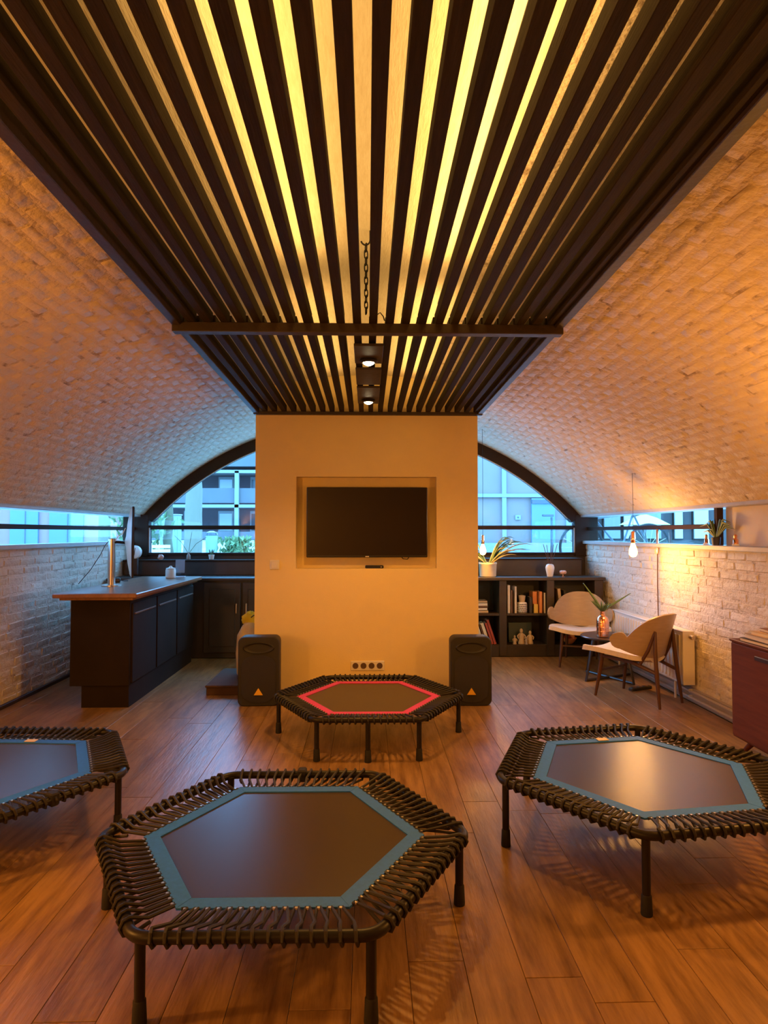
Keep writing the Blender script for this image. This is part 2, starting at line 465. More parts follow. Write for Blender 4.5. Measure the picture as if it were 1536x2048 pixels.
# springing beams and window ledges
struct(MB().box((-2.93, (YF + YB) / 2 + .02, 1.621), (0.30, YB - YF + .12, 0.048), None, .004).build('trim_1', 'sill_grey'))
struct(MB().box((2.81, (YF + YB) / 2 + .02, 1.621), (0.30, YB - YF + .12, 0.048), None, .004).build('trim_2', 'sill_grey'))
struct(MB().box((-2.945, (YF + YB) / 2 + .0, 1.285), (0.15, YB - YF, 0.038), None, .005).build('trim_3', 'sill_grey'))
struct(MB().box((2.765, (YF + YB) / 2 + .0, 1.285), (0.17, YB - YF, 0.038), None, .005).build('trim_4', 'sill_grey'))
# above the ledges: plaster stretch on the right, lengthened daylight stop on the left
struct(MB().box((-2.95, (YF + 4.2) / 2, 1.45), (0.12, 4.2 - YF, 0.30)).build('wall_left_daylight_stop', 'white_plaster'))  # unseen; lengthened to keep blue daylight off the near vault
struct(MB().box((2.85, (YF + 4.85) / 2, 1.45), (0.10, 4.85 - YF, 0.30)).build('wall_right_upper', 'white_plaster'))

# strip windows ------------------------------------------------------------
def strip_window(name, x, y0, y1, posts):
    e = struct(link(name, None))
    zb, zt = 1.302, 1.600
    MB().box((x, (y0 + y1) / 2, 1.452), (.045, y1 - y0, .040), None, .004).build('transom_bar', 'frame_dark', e)
    for y in posts: MB().box((x, y, (zb + zt) / 2), (.05, .05, zt - zb), None, .004).build('frame_post', 'frame_dark', e)
    cuts = sorted([y0, y1] + [p for p in posts if y0 + .1 < p < y1 - .1])
    for a, b in zip(cuts[:-1], cuts[1:]):
        for c, d in ((zb, 1.432), (1.472, zt)):
            MB().box((x + .005 * (1 if x > 0 else -1), (a + b) / 2, (c + d) / 2), (.006, b - a - .04, d - c)).build('pane', 'window_glass', e)
    return e
strip_window('window_2', -2.872, 4.20, 7.80, [4.22])
strip_window('window_3', 2.762, 4.86, 7.80, [4.885])

# arched window -----------------------------------------------------------
win = struct(link('window_1', None))
WZ = 1.125
def arc_poly(r0, r1, a0, a1, n):
    P = [(VXC + r0 * sin(a0 + (a1 - a0) * i / n), VZC + r0 * cos(a0 + (a1 - a0) * i / n)) for i in range(n + 1)]
    return P + [(VXC + r1 * sin(a1 - (a1 - a0) * i / n), VZC + r1 * cos(a1 - (a1 - a0) * i / n)) for i in range(n + 1)]
MXZ = Matrix(((1, 0, 0, 0), (0, 0, -1, 0), (0, 1, 0, 0), (0, 0, 0, 1)))  # local xy -> xz, depth -> -y
mb = MB(); P = arc_poly(VR - .002, VR - .135, -VA, VA, 48); n = 49
V = [(p[0], y, p[1]) for y in (YB - .05, YB + .07) for p in P]; k = len(P); F = []
for i in range(48):
    a, b, c, d = i, i + 1, k - 2 - i, k - 1 - i
    F += [(a, b, c, d), (k + d, k + c, k + b, k + a), (a, k + a, k + b, b), (d, c, k + c, k + d)]
F += [(0, k - 1, 2 * k - 1, k), (48, k + 48, k + 49, 49)]
mb.add(V, F).build('arch_frame', 'frame_dark', win)
MB().box((-2.84, YB + .01, 1.37), (.31, .13, .52), None, .006).build('corner_post', 'frame_dark', win)
MB().box((2.735, YB + .01, 1.37), (.29, .13, .52), None, .006).build('corner_post', 'frame_dark', win)
MB().box((-.047, YB, 1.468), (5.28, .06, .050), None, .004).build('transom_bar', 'frame_dark', win)
MB().box((-.047, YB, 1.140), (5.4, .09, .035), None, .004).build('bottom_rail', 'frame_dark', win)
MB().box((-.047, YB, 1.85), (.06, .06, 1.4), None, .004).build('mullion', 'frame_dark', win)
for s in (-1, 1):
    xa, xb = -.047 + s * .03, -.047 + s * 2.635
    MB().box(((xa + xb) / 2, YB, 1.30), (abs(xb - xa), .008, .29)).build('pane', 'window_glass', win)
    ys = [xa + (xb - xa) * i / 20 for i in range(21)]
    poly = [(xa, 1.49)] + [(x, max(1.4901, vault_z(x, VR - .12))) for x in ys] + [(xb, 1.49)]
    MB().prism(poly if s > 0 else poly, .008, TR(0, YB + .004, 0) @ MXZ).build('pane', 'window_glass', win)
# pale inner beading of the panes
for s in (-1, 1):
    MB().box((-.047 + s * 2.632, YB - .035, 1.305), (.018, .012, .32)).build('beading', 'sill_grey', win)
    a0, a1 = (-VA + .02, -.36) if s < 0 else (.36, VA - .02)
    pts = [(VXC + (VR - .142) * sin(a0 + (a1 - a0) * i / 24), YB - .035, VZC + (VR - .142) * cos(a0 + (a1 - a0) * i / 24)) for i in range(25)]
    MB().tube(pts, .007, 5).build('beading', 'sill_grey', win)

# ------------------------------------------------------------------ centre wall with niche
wc = struct(link('wall_centre', None)); PX0, PX1, PY0, PY1 = -0.994, 0.986, 5.60, 6.15
NX0, NX1, NZ0, NZ1, ND = -0.633, 0.615, 1.085, 1.900, 0.10
def wall_piece(x0, x1, z0, z1, arched=False):
    if arched:
        poly = [(x0, z0), (x1, z0)] + [(x1 + (x0 - x1) * i / 16, vault_z(x1 + (x0 - x1) * i / 16) + .03) for i in range(17)]
    else: poly = [(x0, z0), (x1, z0), (x1, z1), (x0, z1)]
    return poly
mb = MB(); M0 = TR(0, PY0 + ND, 0) @ MXZ
outer = [(PX0, 0), (PX1, 0), (PX1, NZ0), (PX0, NZ0)]
mb.prism(wall_piece(PX0, PX1, 0, NZ0), ND, M0)
mb.prism(wall_piece(PX0, NX0, NZ0, NZ1), ND, M0); mb.prism(wall_piece(NX1, PX1, NZ0, NZ1), ND, M0)
mb.prism(wall_piece(PX0, PX1, NZ1, 0, True), ND, M0)
front = mb.build('plaster_face', 'plaster', wc, False)
MB().prism(wall_piece(PX0, PX1, 0, 0, True), PY1 - PY0 - ND, TR(0, PY1, 0) @ MXZ).build('core', 'plaster', wc, False)

# ------------------------------------------------------------------ slatted canopies
CX, CW = 0.008, 2.005
def canopy(label, y0, y1, z0, z1, nsl):
    e = thing('slat_canopy', label, 'slat canopy', (CX, y0, z0))
    sl = math.atan2(z1 - z0, y1 - y0); L = sqrt((y1 - y0) ** 2 + (z1 - z0) ** 2)
    e.rotation_euler = (sl, 0, 0)
    step = .085
    me = MB().box((0, L / 2, .031), (.041, L - .02, .062), None, .002).mesh('slat', 'slat_wood', False)
    for i in range(1, nsl):
        o = link('slat', me, e); o.location = (-.9995 + i * step + random.uniform(-.002, .002), 0, random.uniform(-.002, .002))
    for s in (-1, 1):
        MB().box((s * (CW / 2 - .012), L / 2, .026), (.045, L, .085), None, .003).build('side_rail', 'rail_wood', e)
    return e, L
ca, La = canopy('long dark wooden slat canopy hanging overhead, in front of the cross beam', 0.35, 3.27, 2.505, 2.483, 24)
cb, Lb = canopy('short dark wooden slat canopy between the cross beam and the television wall', 3.29, 5.58, 2.483, 2.470, 24)
MB().box((0, La - .02, -.024), (CW + .02, .055, .050), None, .003).build('cross_beam', 'rail_wood', ca)
MB().box((0, .02, -.024), (CW + .02, .055, .050), None, .003).build('cross_beam', 'rail_wood', ca)
MB().box((0, .03, -.012), (CW + .02, .05, .026), None, .003).build('cross_beam', 'rail_wood', cb)
MB().box((0, Lb - .025, -.012), (CW + .02, .05, .026), None, .003).build('cross_beam', 'rail_wood', cb)

for e_, L_ in ((ca, La), (cb, Lb)): [MB().box((q, L_ / 2, .067), (.036, L_ - .3, .010), None, .002).build('light_channel', 'black_steel', e_) for q in (-.3195, .3605)]
# chain from the crown hook down to the beam
ch = thing('chain', 'thin black iron chain on a crown hook, holding the canopy cross beam', 'chain', (0, 2.90, 2.80))
hk = [(.012, 0, .02), (.012, 0, -.025)] + [(-.010 + .022 * cos(t), 0, -.030 + .026 * sin(t)) for t in [-pi * i / 9 for i in range(0, 9)]]
MB().tube(hk, .0042, 6).build('hook', 'black_iron', ch)
link_pts = [(.0085 * cos(t), 0, .0155 * (1 if sin(t) > 0 else -1) * min(1, abs(sin(t)) * 1.8) + .006 * sin(t)) for t in [2 * pi * (i + .5) / 14 for i in range(14)]]
lm = MB().tube(link_pts, .0030, 6, True).mesh('link', 'black_iron')
A, B = Vector((-.008, 0, -.052)), Vector((-.008, .335, -.262)); nl = 11
d = (B - A)
for i in range(nl):
    o = link('link', lm, ch); o.location = A + d * ((i + .5) / nl); o.rotation_mode = 'QUATERNION'
    o.rotation_quaternion = d.to_track_quat('Z', 'X') @ Euler((0, 0, (i % 2) * pi / 2 + .4)).to_quaternion()
ey = thing('wire_loop', 'small bent wire loop standing on the canopy cross beam', 'wire', (0.065, 3.23, 2.50))
MB().tube([(-.02, 0, 0), (-.018, 0, .03), (0, 0, .042), (.016, 0, .022), (.022, 0, 0)], .003, 6).build('wire', 'black_iron', ey)

# spotlights set into the canopy
def spot_plate(y0, y1, lab, ly=None):
    e = thing('ceiling_spot' if ly else 'driver_box', lab, 'spotlight' if ly else 'box', (0.006, (y0 + y1) / 2, 2.448))
    MB().box((0, 0, .008), (.168, y1 - y0, .016), None, .003).build('plate', 'rail_wood', e)
    if ly:
        yy = ly - (y0 + y1) / 2
        MB().lathe([(.052, .0), (.055, -.012), (.040, -.022), (.036, -.010)], 20, (0, yy, 0)).build('trim_ring', 'black_steel', e)
        MB().lathe([(.034, -.016), (.030, -.026), (.016, -.034), (.002, -.036)], 16, (0, yy, 0)).build('lamp_glow', 'spot_glow', e)
        lamp('spot_light', (0.006, ly, 2.395), 92 if ly < 4 else 26, (1.0, .45, .09), .035, 'SPOT', (0.006, ly + (.25 if ly < 4 else -.2), 0), 140 if ly < 4 else 100)
    return e
spot_plate(3.50, 3.87, 'lit round spotlight in the canopy, nearer the cross beam', 3.78)
spot_plate(4.01, 4.43, 'flat dark driver box between the two canopy spotlights')
spot_plate(4.52, 5.08, 'lit round spotlight in the canopy, nearer the television wall', 4.93)

# ------------------------------------------------------------------ trampolines
def hex_round(R, rc, n=6):
    P = []
    for k in range(6):
        v = Vector((R * cos(k * pi / 3), R * sin(k * pi / 3), 0)); i = v.normalized()
        cc = v - i * (rc / cos(pi / 6))
        for q in range(n + 1):
            a = k * pi / 3 - pi / 6 + (pi / 3) * q / n
            P.append(cc + Vector((rc * cos(a), rc * sin(a), 0)))
    return P
def trampoline(label, loc, ang, R, h, border, mid_leg=None, tag_side=None, knob=None):
    e = thing('fitness_trampoline', label, 'trampoline', (loc[0], loc[1], 0), RAD(ang), 'mini trampolines on the floor')
    tr = .0175; z = h - tr
    MB().tube([(p.x, p.y, z) for p in hex_round(R, .085)], tr, 10, True).build('frame', 'black_steel', e)
    RB, RM = R * .765, R * .675
    hx = lambda r, k: (r * cos(k * pi / 3), r * sin(k * pi / 3))
    m = MB().prism([hx(RM + .006, k) for k in range(6)], .005, TR(0, 0, z - .010)).build('jumping_mat', 'mat_black', e)
    mb = MB()
    for k in range(6):
        a, b, c, d = hx(RB, k), hx(RB, k + 1), hx(RM, k + 1), hx(RM, k)
        s = .0008 * (k % 2)
        mb.add([(*a, z - .008), (*b, z - .008), (*c, z - .008), (*d, z - .008), (*a, z - .001 + s), (*b, z - .001 + s), (*c, z - .001 + s), (*d, z - .001 + s)],
               [(0, 1, 2, 3), (7, 6, 5, 4), (0, 4, 5, 1), (1, 5, 6, 2), (2, 6, 7, 3), (3, 7, 4, 0)])
    mb.build('border', border, e, False)
    hooks = MB(); N = 15; rc = .0058
    for k in range(6):
        O0, O1 = Vector((*hx(R, k), z)), Vector((*hx(R, k + 1), z)); I0, I1 = Vector((*hx(RB, k), z)), Vector((*hx(RB, k + 1), z))
        out = ((O0 + O1) / 2 - Vector((0, 0, z))).normalized(); up = Vector((0, 0, 1)); al = (O1 - O0).normalized()
        pts = []; rr = tr + rc
        f = lambda t: .055 + .89 * t
        for i in range(N):
            t0 = f((i + .5) / N) + random.uniform(-.004, .004); ti = .02 + .96 * (i + .5) / N
            I = I0.lerp(I1, ti) + up * -.004; c = O0.lerp(O1, t0)
            if i == 0 : pts.append(I - al * .012)
            pts += [I - al * .005 - out * .003, I + al * .005 - out * .003, I.lerp(c, .6) + up * .006 + al * .012]
            for q, da in zip((100, 55, 0, -55, -110), (.008, .010, .012, .016, .018)):
                pts.append(c + al * (da - .012) * 1.0 + out * cos(RAD(q)) * rr + up * sin(RAD(q)) * rr)
            pts.append(I.lerp(c, .55) - up * .010 + al * .010)
            hooks.box(tuple(I + out * .006 + up * .003), (.008, .008, .006))
        mb = MB().tube(pts, rc, 6)
        mb.build('bungee_cord', 'cord', e)
    hooks.build('hooks', 'hook_metal', e, False, None, 'stuff')
    def leg(x, y):
        lg = MB().lathe([(.0155, .05), (.0155, z)], 12, (x, y, 0)).build('leg', 'black_steel', e)
        MB().lathe([(.021, 0), (.0215, .006), (.0185, .07), (.016, .074)], 12, (x, y, 0)).build('rubber_foot', 'rubber', lg)
        return lg
    for k in range(6): leg(*hx(R - .030, k))
    if mid_leg is not None:
        p = (Vector(hx(R, mid_leg)) + Vector(hx(R, mid_leg + 1))) / 2; leg(p.x, p.y)
    if tag_side is not None:
        k, t = tag_side; p = Vector(hx((RB + RM) / 2, k)).lerp(Vector(hx((RB + RM) / 2, k + 1)), t); a = (k + .5) * pi / 3 + pi / 2
        MB().box((0, 0, 0), (.058, .036, .003), TR(p.x, p.y, z + .003, 0, 0, a)).build('sewn_tag', 'tag_cream', e, False, 'cream sewn tag')
    if knob is not None:
        for k in (knob if isinstance(knob, tuple) else (knob,)):
            p = (Vector(hx(R, k)) + Vector(hx(R, k + 1))) / 2; a = (k + .5) * pi / 3
            c = MB().box((0, 0, .002), (.052, .040, .055), TR(p.x * .99, p.y * .99, z, 0, 0, a), .006).build('bar_clamp', 'rubber', e)
    return e
trampoline('black hexagonal trampoline with blue border, standing foremost and centre', (-.312, 2.425), -0.6, .690, .278, 'border_blue', knob=1)
trampoline('black hexagonal trampoline with pinkish red border before the television wall', (.010, 4.475), -0.6, .662, .272, 'border_red', mid_leg=4)
trampoline('black hexagonal trampoline with blue border, bulb light gleaming on its mat', (1.275, 2.945), 7.8, .690, .312, 'border_blue', tag_side=(1, .42))
trampoline('black hexagonal trampoline with blue border, cut by the picture edge beside the bar counter', (-1.835, 3.098), -4.0, .690, .282, 'border_blue', tag_side=(1, .56), knob=5)

# ------------------------------------------------------------------ loudspeakers
def rrect(w, h, r, n=5, cx=0, cy=0):
    P = []
    for sx, sy, a0 in ((1, 1, 0), (-1, 1, 90), (-1, -1, 180), (1, -1, 270)):
        for i in range(n + 1):
            a = RAD(a0 + 90 * i / n); P.append((cx + sx * (w / 2 - r) + r * cos(a), cy + sy * (h / 2 - r) + r * sin(a)))
    return P
def speaker(label, x, y, rz):
    e = thing('loudspeaker', label, 'speaker', (x, y, 0), rz, 'black loudspeakers by the television wall')
    W, Hh, D = .338, .556, .27
    mb = MB(); rings = []
    for yy, sc in ((0.012, .93), (0.0, .975), (-.0, .975)):
        pass
    V = []; F = []; secs = [(-.135, .94), (-.128, .985), (-.10, 1.0), (.02, .97), (.11, .80), (.135, .76)]
    npt = None
    for yy, sc in secs:
        P = rrect(W * sc, Hh * (1 - (1 - sc) * .35), .045 * sc + .004, 5, 0, Hh / 2); npt = len(P)
        V += [(p[0], yy, p[1] if p[1] > 0 else 0) for p in P]
    for i in range(len(secs) - 1):
        for k in range(npt):
            l = (k + 1) % npt; F.append((i * npt + k, i * npt + l, (i + 1) * npt + l, (i + 1) * npt + k))
    F.append(tuple(range(npt))[::-1]); F.append(tuple((len(secs) - 1) * npt + k for k in range(npt)))
    zmin = min(v[2] for v in V)
    mb.add([(v[0], v[1], v[2] - zmin) for v in V], F).build('cabinet', 'speaker_black', e)
    # woofer grille: arched top, rounded bottom
    P = [(.138 * cos(a), .335 + .075 * sin(a)) for a in [pi * i / 14 for i in range(15)]] + \
        [(-.138 + .02 * (1 - cos(t)), .17 - .10 * sin(t)) for t in [pi / 2 * i / 5 for i in range(6)]] + \
        [(-.075, .040), (-.03, .030), (.03, .030), (.075, .040)] + \
        [(.138 - .02 * (1 - cos(t)), .17 - .10 * sin(t)) for t in [pi / 2 * (5 - i) / 5 for i in range(6)]]
    MB().prism(P, .010, TR(0, -.132, 0) @ MXZ).build('grille', 'grille_black', e)
    # horn waveguide above
    mb = MB(); n = 24; V = []; F = []
    prof = [(1.0, 0.0), (.92, .010), (.6, -.008), (.25, -.012)]
    for s, dz in prof:
        for k in range(n):
            a = 2 * pi * k / n; V.append((.128 * s * cos(a), -.137 - dz, .468 + .045 * s * sin(a)))
    for i in range(3):
        for k in range(n): F.append((i * n + k, i * n + (k + 1) % n, (i + 1) * n + (k + 1) % n, (i + 1) * n + k))
    F.append(tuple(3 * n + k for k in range(n)))
    mb.add(V, F).build('horn', 'speaker_black', e)
    MB().prism([(-.036, 0), (.036, 0), (0, .056)], .006, TR(0, -.141, .092) @ MXZ).build('triangle_badge', 'logo_yellow', e, False, 'yellow triangle badge')
    return e
speaker('black loudspeaker beside the cream bag and the bar side', -.885, 5.30, RAD(2))
speaker('black loudspeaker beside the bookcase side of the television wall', .845, 5.265, RAD(-1))

# ------------------------------------------------------------------ television and wall fittings
tv = thing('television', 'black flat screen television mounted in the wall niche', 'television', (-.003, 5.60, 1.495))
MB().box((0, .005, 0), (1.072, .045, .622), None, .006).build('housing', 'bezel_black', tv)
MB().box((0, -.0185, .006), (1.052, .003, .594)).build('screen', 'screen_black', tv)
MB().box((0, -.0195, -.303), (.032, .004, .008)).build('maker_badge', 'logo_grey', tv)
MB().box((0, .062, 0), (.40, .075, .30), None, .01).build('wall_mount', 'black_steel', tv)
MB().tube([(.30, .02, -.30), (.32, .01, -.325), (.36, .02, -.328), (.38, .03, -.30)], .004, 6).build('cable', 'rubber', tv)
o = thing('set_top_box', 'small flat black box on the niche ledge under the television', 'box', (.062, 5.645, 1.085))
MB().box((0, 0, .013), (.165, .07, .026), None, .006).build('case', 'bezel_black', o); MB().box((.06, -.0355, .013), (.01, .002, .006)).build('indicator', 'logo_grey', o)
o = thing('wall_switch', 'single cream light switch on the television wall', 'switch', (-.819, 5.60, 1.12))
MB().box((0, -.005, 0), (.082, .010, .082), None, .003).build('cover_plate', 'white_plastic', o); MB().box((0, -.013, 0), (.056, .008, .056), TR(0, 0, 0, RAD(4)), .002).build('rocker', 'white_plastic', o)
o = thing('socket_strip', 'row of four cream wall sockets low on the television wall', 'socket', (.0015, 5.60, .232))
MB().box((0, -.005, 0), (.295, .010, .082), None, .003).build('cover_plate', 'white_plastic', o)
for i in range(4):
    s = MB().lathe([(.026, 0), (.026, .004), (.022, .004), (.021, .0012)], 20, (0, 0, 0), TR(-.1065 + i * .071, -.010, 0, pi / 2)).build('socket', 'socket_hole', o)
    for q in (-1, 1): MB().lathe([(.003, 0), (.003, .002)], 8, (0, 0, 0), TR(-.1065 + i * .071 + q * .0095, -.0112, 0, pi / 2)).build('contact', 'rubber', s)

# ------------------------------------------------------------------ bar counter, back cabinets
bc = thing('bar_counter', 'dark bar counter with wooden top along the brick wall', 'bar counter', (0, 0, 0))
MB().box((-2.145, 6.05, .525), (.470, 1.82, .70), None, .004).build('body', 'counter_dark', bc)
MB().box((-2.105, 6.06, .09), (.375, 1.80, .18)).build('plinth', 'counter_dark', bc)
MB().box((-2.135, 5.98, .9075), (.655, 1.96, .036), None, .006).build('worktop', 'counter_wood', bc)
MB().box((-2.135, 5.98, .880), (.575, 1.88, .022), None, .004).build('worktop_batten', 'counter_wood', bc)
for i in range(3):
    y = 5.46 + i * .60
    dr = MB().box((-1.905, y, .51), (.018, .57, .64), None, .004).build('door', 'counter_dark', bc)
    MB().box((-1.893, y, .745), (.010, .50, .014), None, .002).build('grip_rail', 'edge_line', dr)

lc = thing('back_cabinet', 'dark brown low cabinet with doors below the arched window, bar side', 'cabinet', (0, 0, 0))
MB().box((-1.86, 7.48, .435), (2.06, .70, .86), None, .004).build('body', 'panel_dark', lc)
MB().box((-1.86, 7.46, .881), (2.08, .74, .030), None, .004).build('worktop', 'panel_dark', lc)
for i, x in enumerate((-1.62, -1.19)):
    dr = MB().box((x, 7.11, .455), (.41, .024, .78), None, .006).build('door', 'panel_dark', lc)
    MB().box((x, 7.10, .455), (.29, .016, .64), None, .006).build('inset_panel', 'panel_dark', dr)
    MB().box((x + (.16 if i == 0 else -.16), 7.085, .56), (.014, .02, .11), None, .004).build('handle', 'steel', dr)
lb = thing('window_ledge_box', 'dark boxed ledge under the arched window, bar side', 'ledge', (0, 0, 0))
MB().box((-1.9, 7.725, .977), (2.0, .24, .160), None, .003).build('box_front', 'panel_dark', lb); MB().box((-1.9, 7.72, 1.069), (2.02, .26, .022), None, .003).build('ledge_top', 'frame_dark', lb)
rb = thing('window_ledge_box', 'dark boxed ledge under the arched window, behind the bookcase', 'ledge', (0, 0, 0))
MB().box((1.75, 7.66, .98), (1.60, .38, .20), None, .003).build('box_front', 'bookcase', rb); MB().box((1.75, 7.655, 1.088), (1.62, .40, .018), None, .003).build('ledge_top', 'frame_dark', rb)

pf = thing('low_platform', 'low dark brown platform on the floor beside the loudspeaker', 'platform', (-1.19, 5.86, 0))
MB().box((0, 0, .034), (.40, .68, .068), None, .004).build('base', 'platform_brown', pf); MB().box((0, 0, .076), (.415, .70, .018), None, .004).build('top_board', 'platform_brown', pf)

def lump(c, r, seed, sq=(1, 1, 1), n=14, m=10, amp=.12):
    rnd = random.Random(seed); ph = [rnd.uniform(0, 6) for _ in range(6)]; V = []; F = []
    for i in range(m + 1):
        t = pi * i / m
        for k in range(n):
            a = 2 * pi * k / n
            q = r * (1 + amp * sin(2 * a + ph[0] + 2 * t) * sin(t) + amp * .6 * sin(3 * t + ph[1] + a * 3 * (i > 0 and i < m)))
            V.append((c[0] + q * sin(t) * cos(a) * sq[0], c[1] + q * sin(t) * sin(a) * sq[1], c[2] + q * cos(t) * sq[2]))
    for i in range(m):
        for k in range(n): F.append((i * n + k, (i + 1) * n + k, (i + 1) * n + (k + 1) % n, i * n + (k + 1) % n))
    return V, F
bg_ = thing('carrier_bag', 'cream cloth bag slumped between platform and television wall, behind a loudspeaker', 'bag', (-1.105, 5.95, .085))
prof = [(.105, 0), (.125, .03), (.13, .20), (.115, .36), (.085, .45), (.055, .485)]
mb = MB().lathe(prof, 18, (0, 0, 0), None, .85, 1.15)
mb.v = [(v[0] + .012 * sin(v[2] * 31 + v[1] * 20), v[1] + .010 * sin(v[2] * 23 + v[0] * 30), v[2]) for v in mb.v]
mb.build('sack', 'bag_cloth', bg_)
MB().tube([(.03, -.12, .30), (.045, -.155, .26), (.035, -.16, .20), (.05, -.15, .15)], .006, 6).build('strap', 'book_dark', bg_)
yb = thing('yellow_packet', 'crumpled yellow packet sticking out of the cream bag', 'packet', (-1.095, 5.93, .565))
MB().add(*lump((0, 0, .045), .062, 5, (1.0, .7, 1.0), 10, 7, .28)).build('wrapper', 'bag_yellow', yb)
MB().tube([(.02, -.05, .055), (.045, -.055, .075), (.07, -.05, .078)], .005, 6).build('stripe', 'book_dark', yb)

# display on the counter
mo = thing('monitor', 'flat display seen edge on, mounted on a pole on the bar counter', 'monitor', (-2.30, 5.74, .926))
MB().lathe([(.085, 0), (.085, .008), (.030, .012)], 24, (0, 0, 0)).build('base_plate', 'steel', mo)
MB().lathe([(.032, .008), (.032, .42), (.028, .425)], 16, (0, 0, 0)).build('pole', 'steel', mo)
MB().tube([(0, 0, .392), (.05, .0, .392), (.115, .0, .388)], .013, 8).build('arm', 'black_steel', mo)
MW = TR(.165, .02, .395, 0, 0, RAD(22.5))
G = []
for i in range(13):
    zz = -.305 + .61 * i / 12; row = []
    for k in range(9):
        yy = -.25 + .50 * k / 8
        dpt = .040 * max(0, 1 - (zz / .305) ** 2) * max(0, 1 - (yy / .26) ** 2) + .012 * max(0, 1 - ((zz / .05) ** 2 + (yy / .05) ** 2))
        row.append((-.005 - dpt, yy, zz))
    G.append(row)
mb = MB(); V = [p for r_ in G for p in r_]; F = [(i * 9 + k, i * 9 + k + 1, (i + 1) * 9 + k + 1, (i + 1) * 9 + k) for i in range(12) for k in range(8)]
mb.add(V, F, MW).build('back_shell', 'monitor_grey', mo)
MB().box((.004, 0, 0), (.018, .51, .62), MW, .004).build('panel', 'bezel_black', mo)
MB().box((.014, 0, 0), (.003, .49, .60), MW).build('screen', 'screen_black', mo)
MB().tube([(.03, -.01, .40), (.07, -.03, .45), (.10, -.01, .47), (.12, 0, .52)], .004, 6).build('cable', 'white_plastic', mo)
MB().tube([(-.005, -.02, .42), (-.05, -.03, .36), (-.10, .0, .28), (-.22, .08, .14), (-.36, .15, .005)], .003, 6).build('cable', 'rubber', mo)
o = thing('cable_adapter', 'small black block on the counter behind the display pole', 'adapter', (-2.42, 6.15, .926), .3)
MB().box((0, 0, .02), (.08, .06, .04), None, .008).build('case', 'bezel_black', o); MB().tube([(.03, 0, .02), (.07, .03, .01), (.10, .10, .006)], .004, 6).build('lead', 'rubber', o)
o = thing('lidded_jar', 'small white lidded jar on the bar counter', 'jar', (-2.075, 6.72, .926))
MB().lathe([(.045, 0), (.052, .006), (.052, .085), (.046, .094)], 20).build('body', 'ceramic', o); MB().lathe([(.048, .094), (.048, .104), (.020, .110), (.012, .125), (.002, .128)], 20).build('lid', 'ceramic', o)
o = thing('sign_holder', 'clear acrylic sign holder with a grey-blue card on the counter end', 'sign holder', (-2.02, 6.86, .926), .1)
MB().box((0, 0, .095), (.105, .006, .19), TR(0, 0, 0, RAD(-6))).build('acrylic_sheet', 'acrylic', o); MB().box((0, -.001, .115), (.097, .002, .14), TR(0, 0, 0, RAD(-6))).build('card', 'acrylic_card', o)
MB().box((0, .02, .004), (.105, .075, .008), None, .002).build('foot', 'ceramic', o)
# ledge items, bar side
o = thing('wall_clock', 'round white table clock on the ledge in the bar corner', 'clock', (-2.70, 7.44, .913))
MB().box((0, 0, .10), (.045, .045, .20), None, .006).build('stand', 'panel_dark', o)
MB().lathe([(.075, -.02), (.078, .0), (.075, .02), (.066, .022)], 24, (0, 0, 0), TR(0, -.03, .265, pi / 2, 0, RAD(-12))).build('face', 'ceramic', o)
for a, l in ((10, .05), (185, .035)): MB().box((0, 0, l / 2), (.006, .003, l), TR(0, -.055, .265, 0, RAD(a), 0)).build('hand', 'bezel_black', o)
o = thing('shell_ornament', 'small pale shell ornament on the window ledge, bar side', 'ornament', (-2.49, 7.68, 1.080))
MB().add(*lump((0, 0, .030), .036, 3, (1.1, .8, .85), 12, 8, .2)).build('shell', 'pink', o); MB().lathe([(.02, 0), (.02, .006)], 10).build('foot', 'ceramic', o)
o = thing('cactus_pot', 'tiny dark cactus in a white pot on the window ledge', 'plant', (-1.885, 7.68, 1.080))
MB().lathe([(.026, 0), (.036, .055), (.034, .058), (.030, .050)], 16).build('pot', 'ceramic', o)
for a in range(5): MB().tube([(0, 0, .05), (.02 * cos(a * 1.26), .012 * sin(a * 1.26), .085), (.034 * cos(a * 1.26), .02 * sin(a * 1.26), .12)], [.008, .007, .002], 6).build('stem', 'leaf', o)
o = thing('twig_vase', 'thin dark twigs in a small bottle on the window ledge', 'twigs', (-2.16, 7.68, 1.080))
MB().lathe([(.02, 0), (.024, .01), (.022, .05), (.010, .07), (.010, .085)], 14).build('bottle', 'book_grey', o)
for a, l in ((-.25, .22), (.05, .26), (.3, .2)): MB().tube([(0, 0, .07), (a * .3 * l / .2, 0, .07 + l * .6), (a * .7, .01, .07 + l)], .0025, 5).build('twig', 'bark_dark', o)

# ------------------------------------------------------------------ bookcase and its things
bk = thing('bookcase', 'dark brown open bookcase under the arched window', 'bookcase', (0, 0, 0))
ups = ((1.02, .05), (1.532, .085), (2.075, .085), (2.628, .10))
for x, wd in ups: MB().box((x, 7.28, .44), (wd, .34, .85), None, .004).build('upright', 'bookcase', bk)
MB().box((1.835, 7.275, .880), (1.73, .37, .034), None, .004).build('top_board', 'bookcase', bk)
MB().box((1.835, 7.29, .060), (1.66, .33, .115), None, .003).build('plinth', 'bookcase', bk)
MB().box((1.835, 7.455, .44), (1.66, .012, .84)).build('back_panel', 'book_dark', bk)
for i in range(3):
    xa, xb = ups[i][0] + ups[i][1] / 2, ups[i + 1][0] - ups[i + 1][1] / 2
    for z in (.125, .478): MB().box(((xa + xb) / 2, 7.285, z), (xb - xa, .33, .024)).build('shelf', 'bookcase', bk)
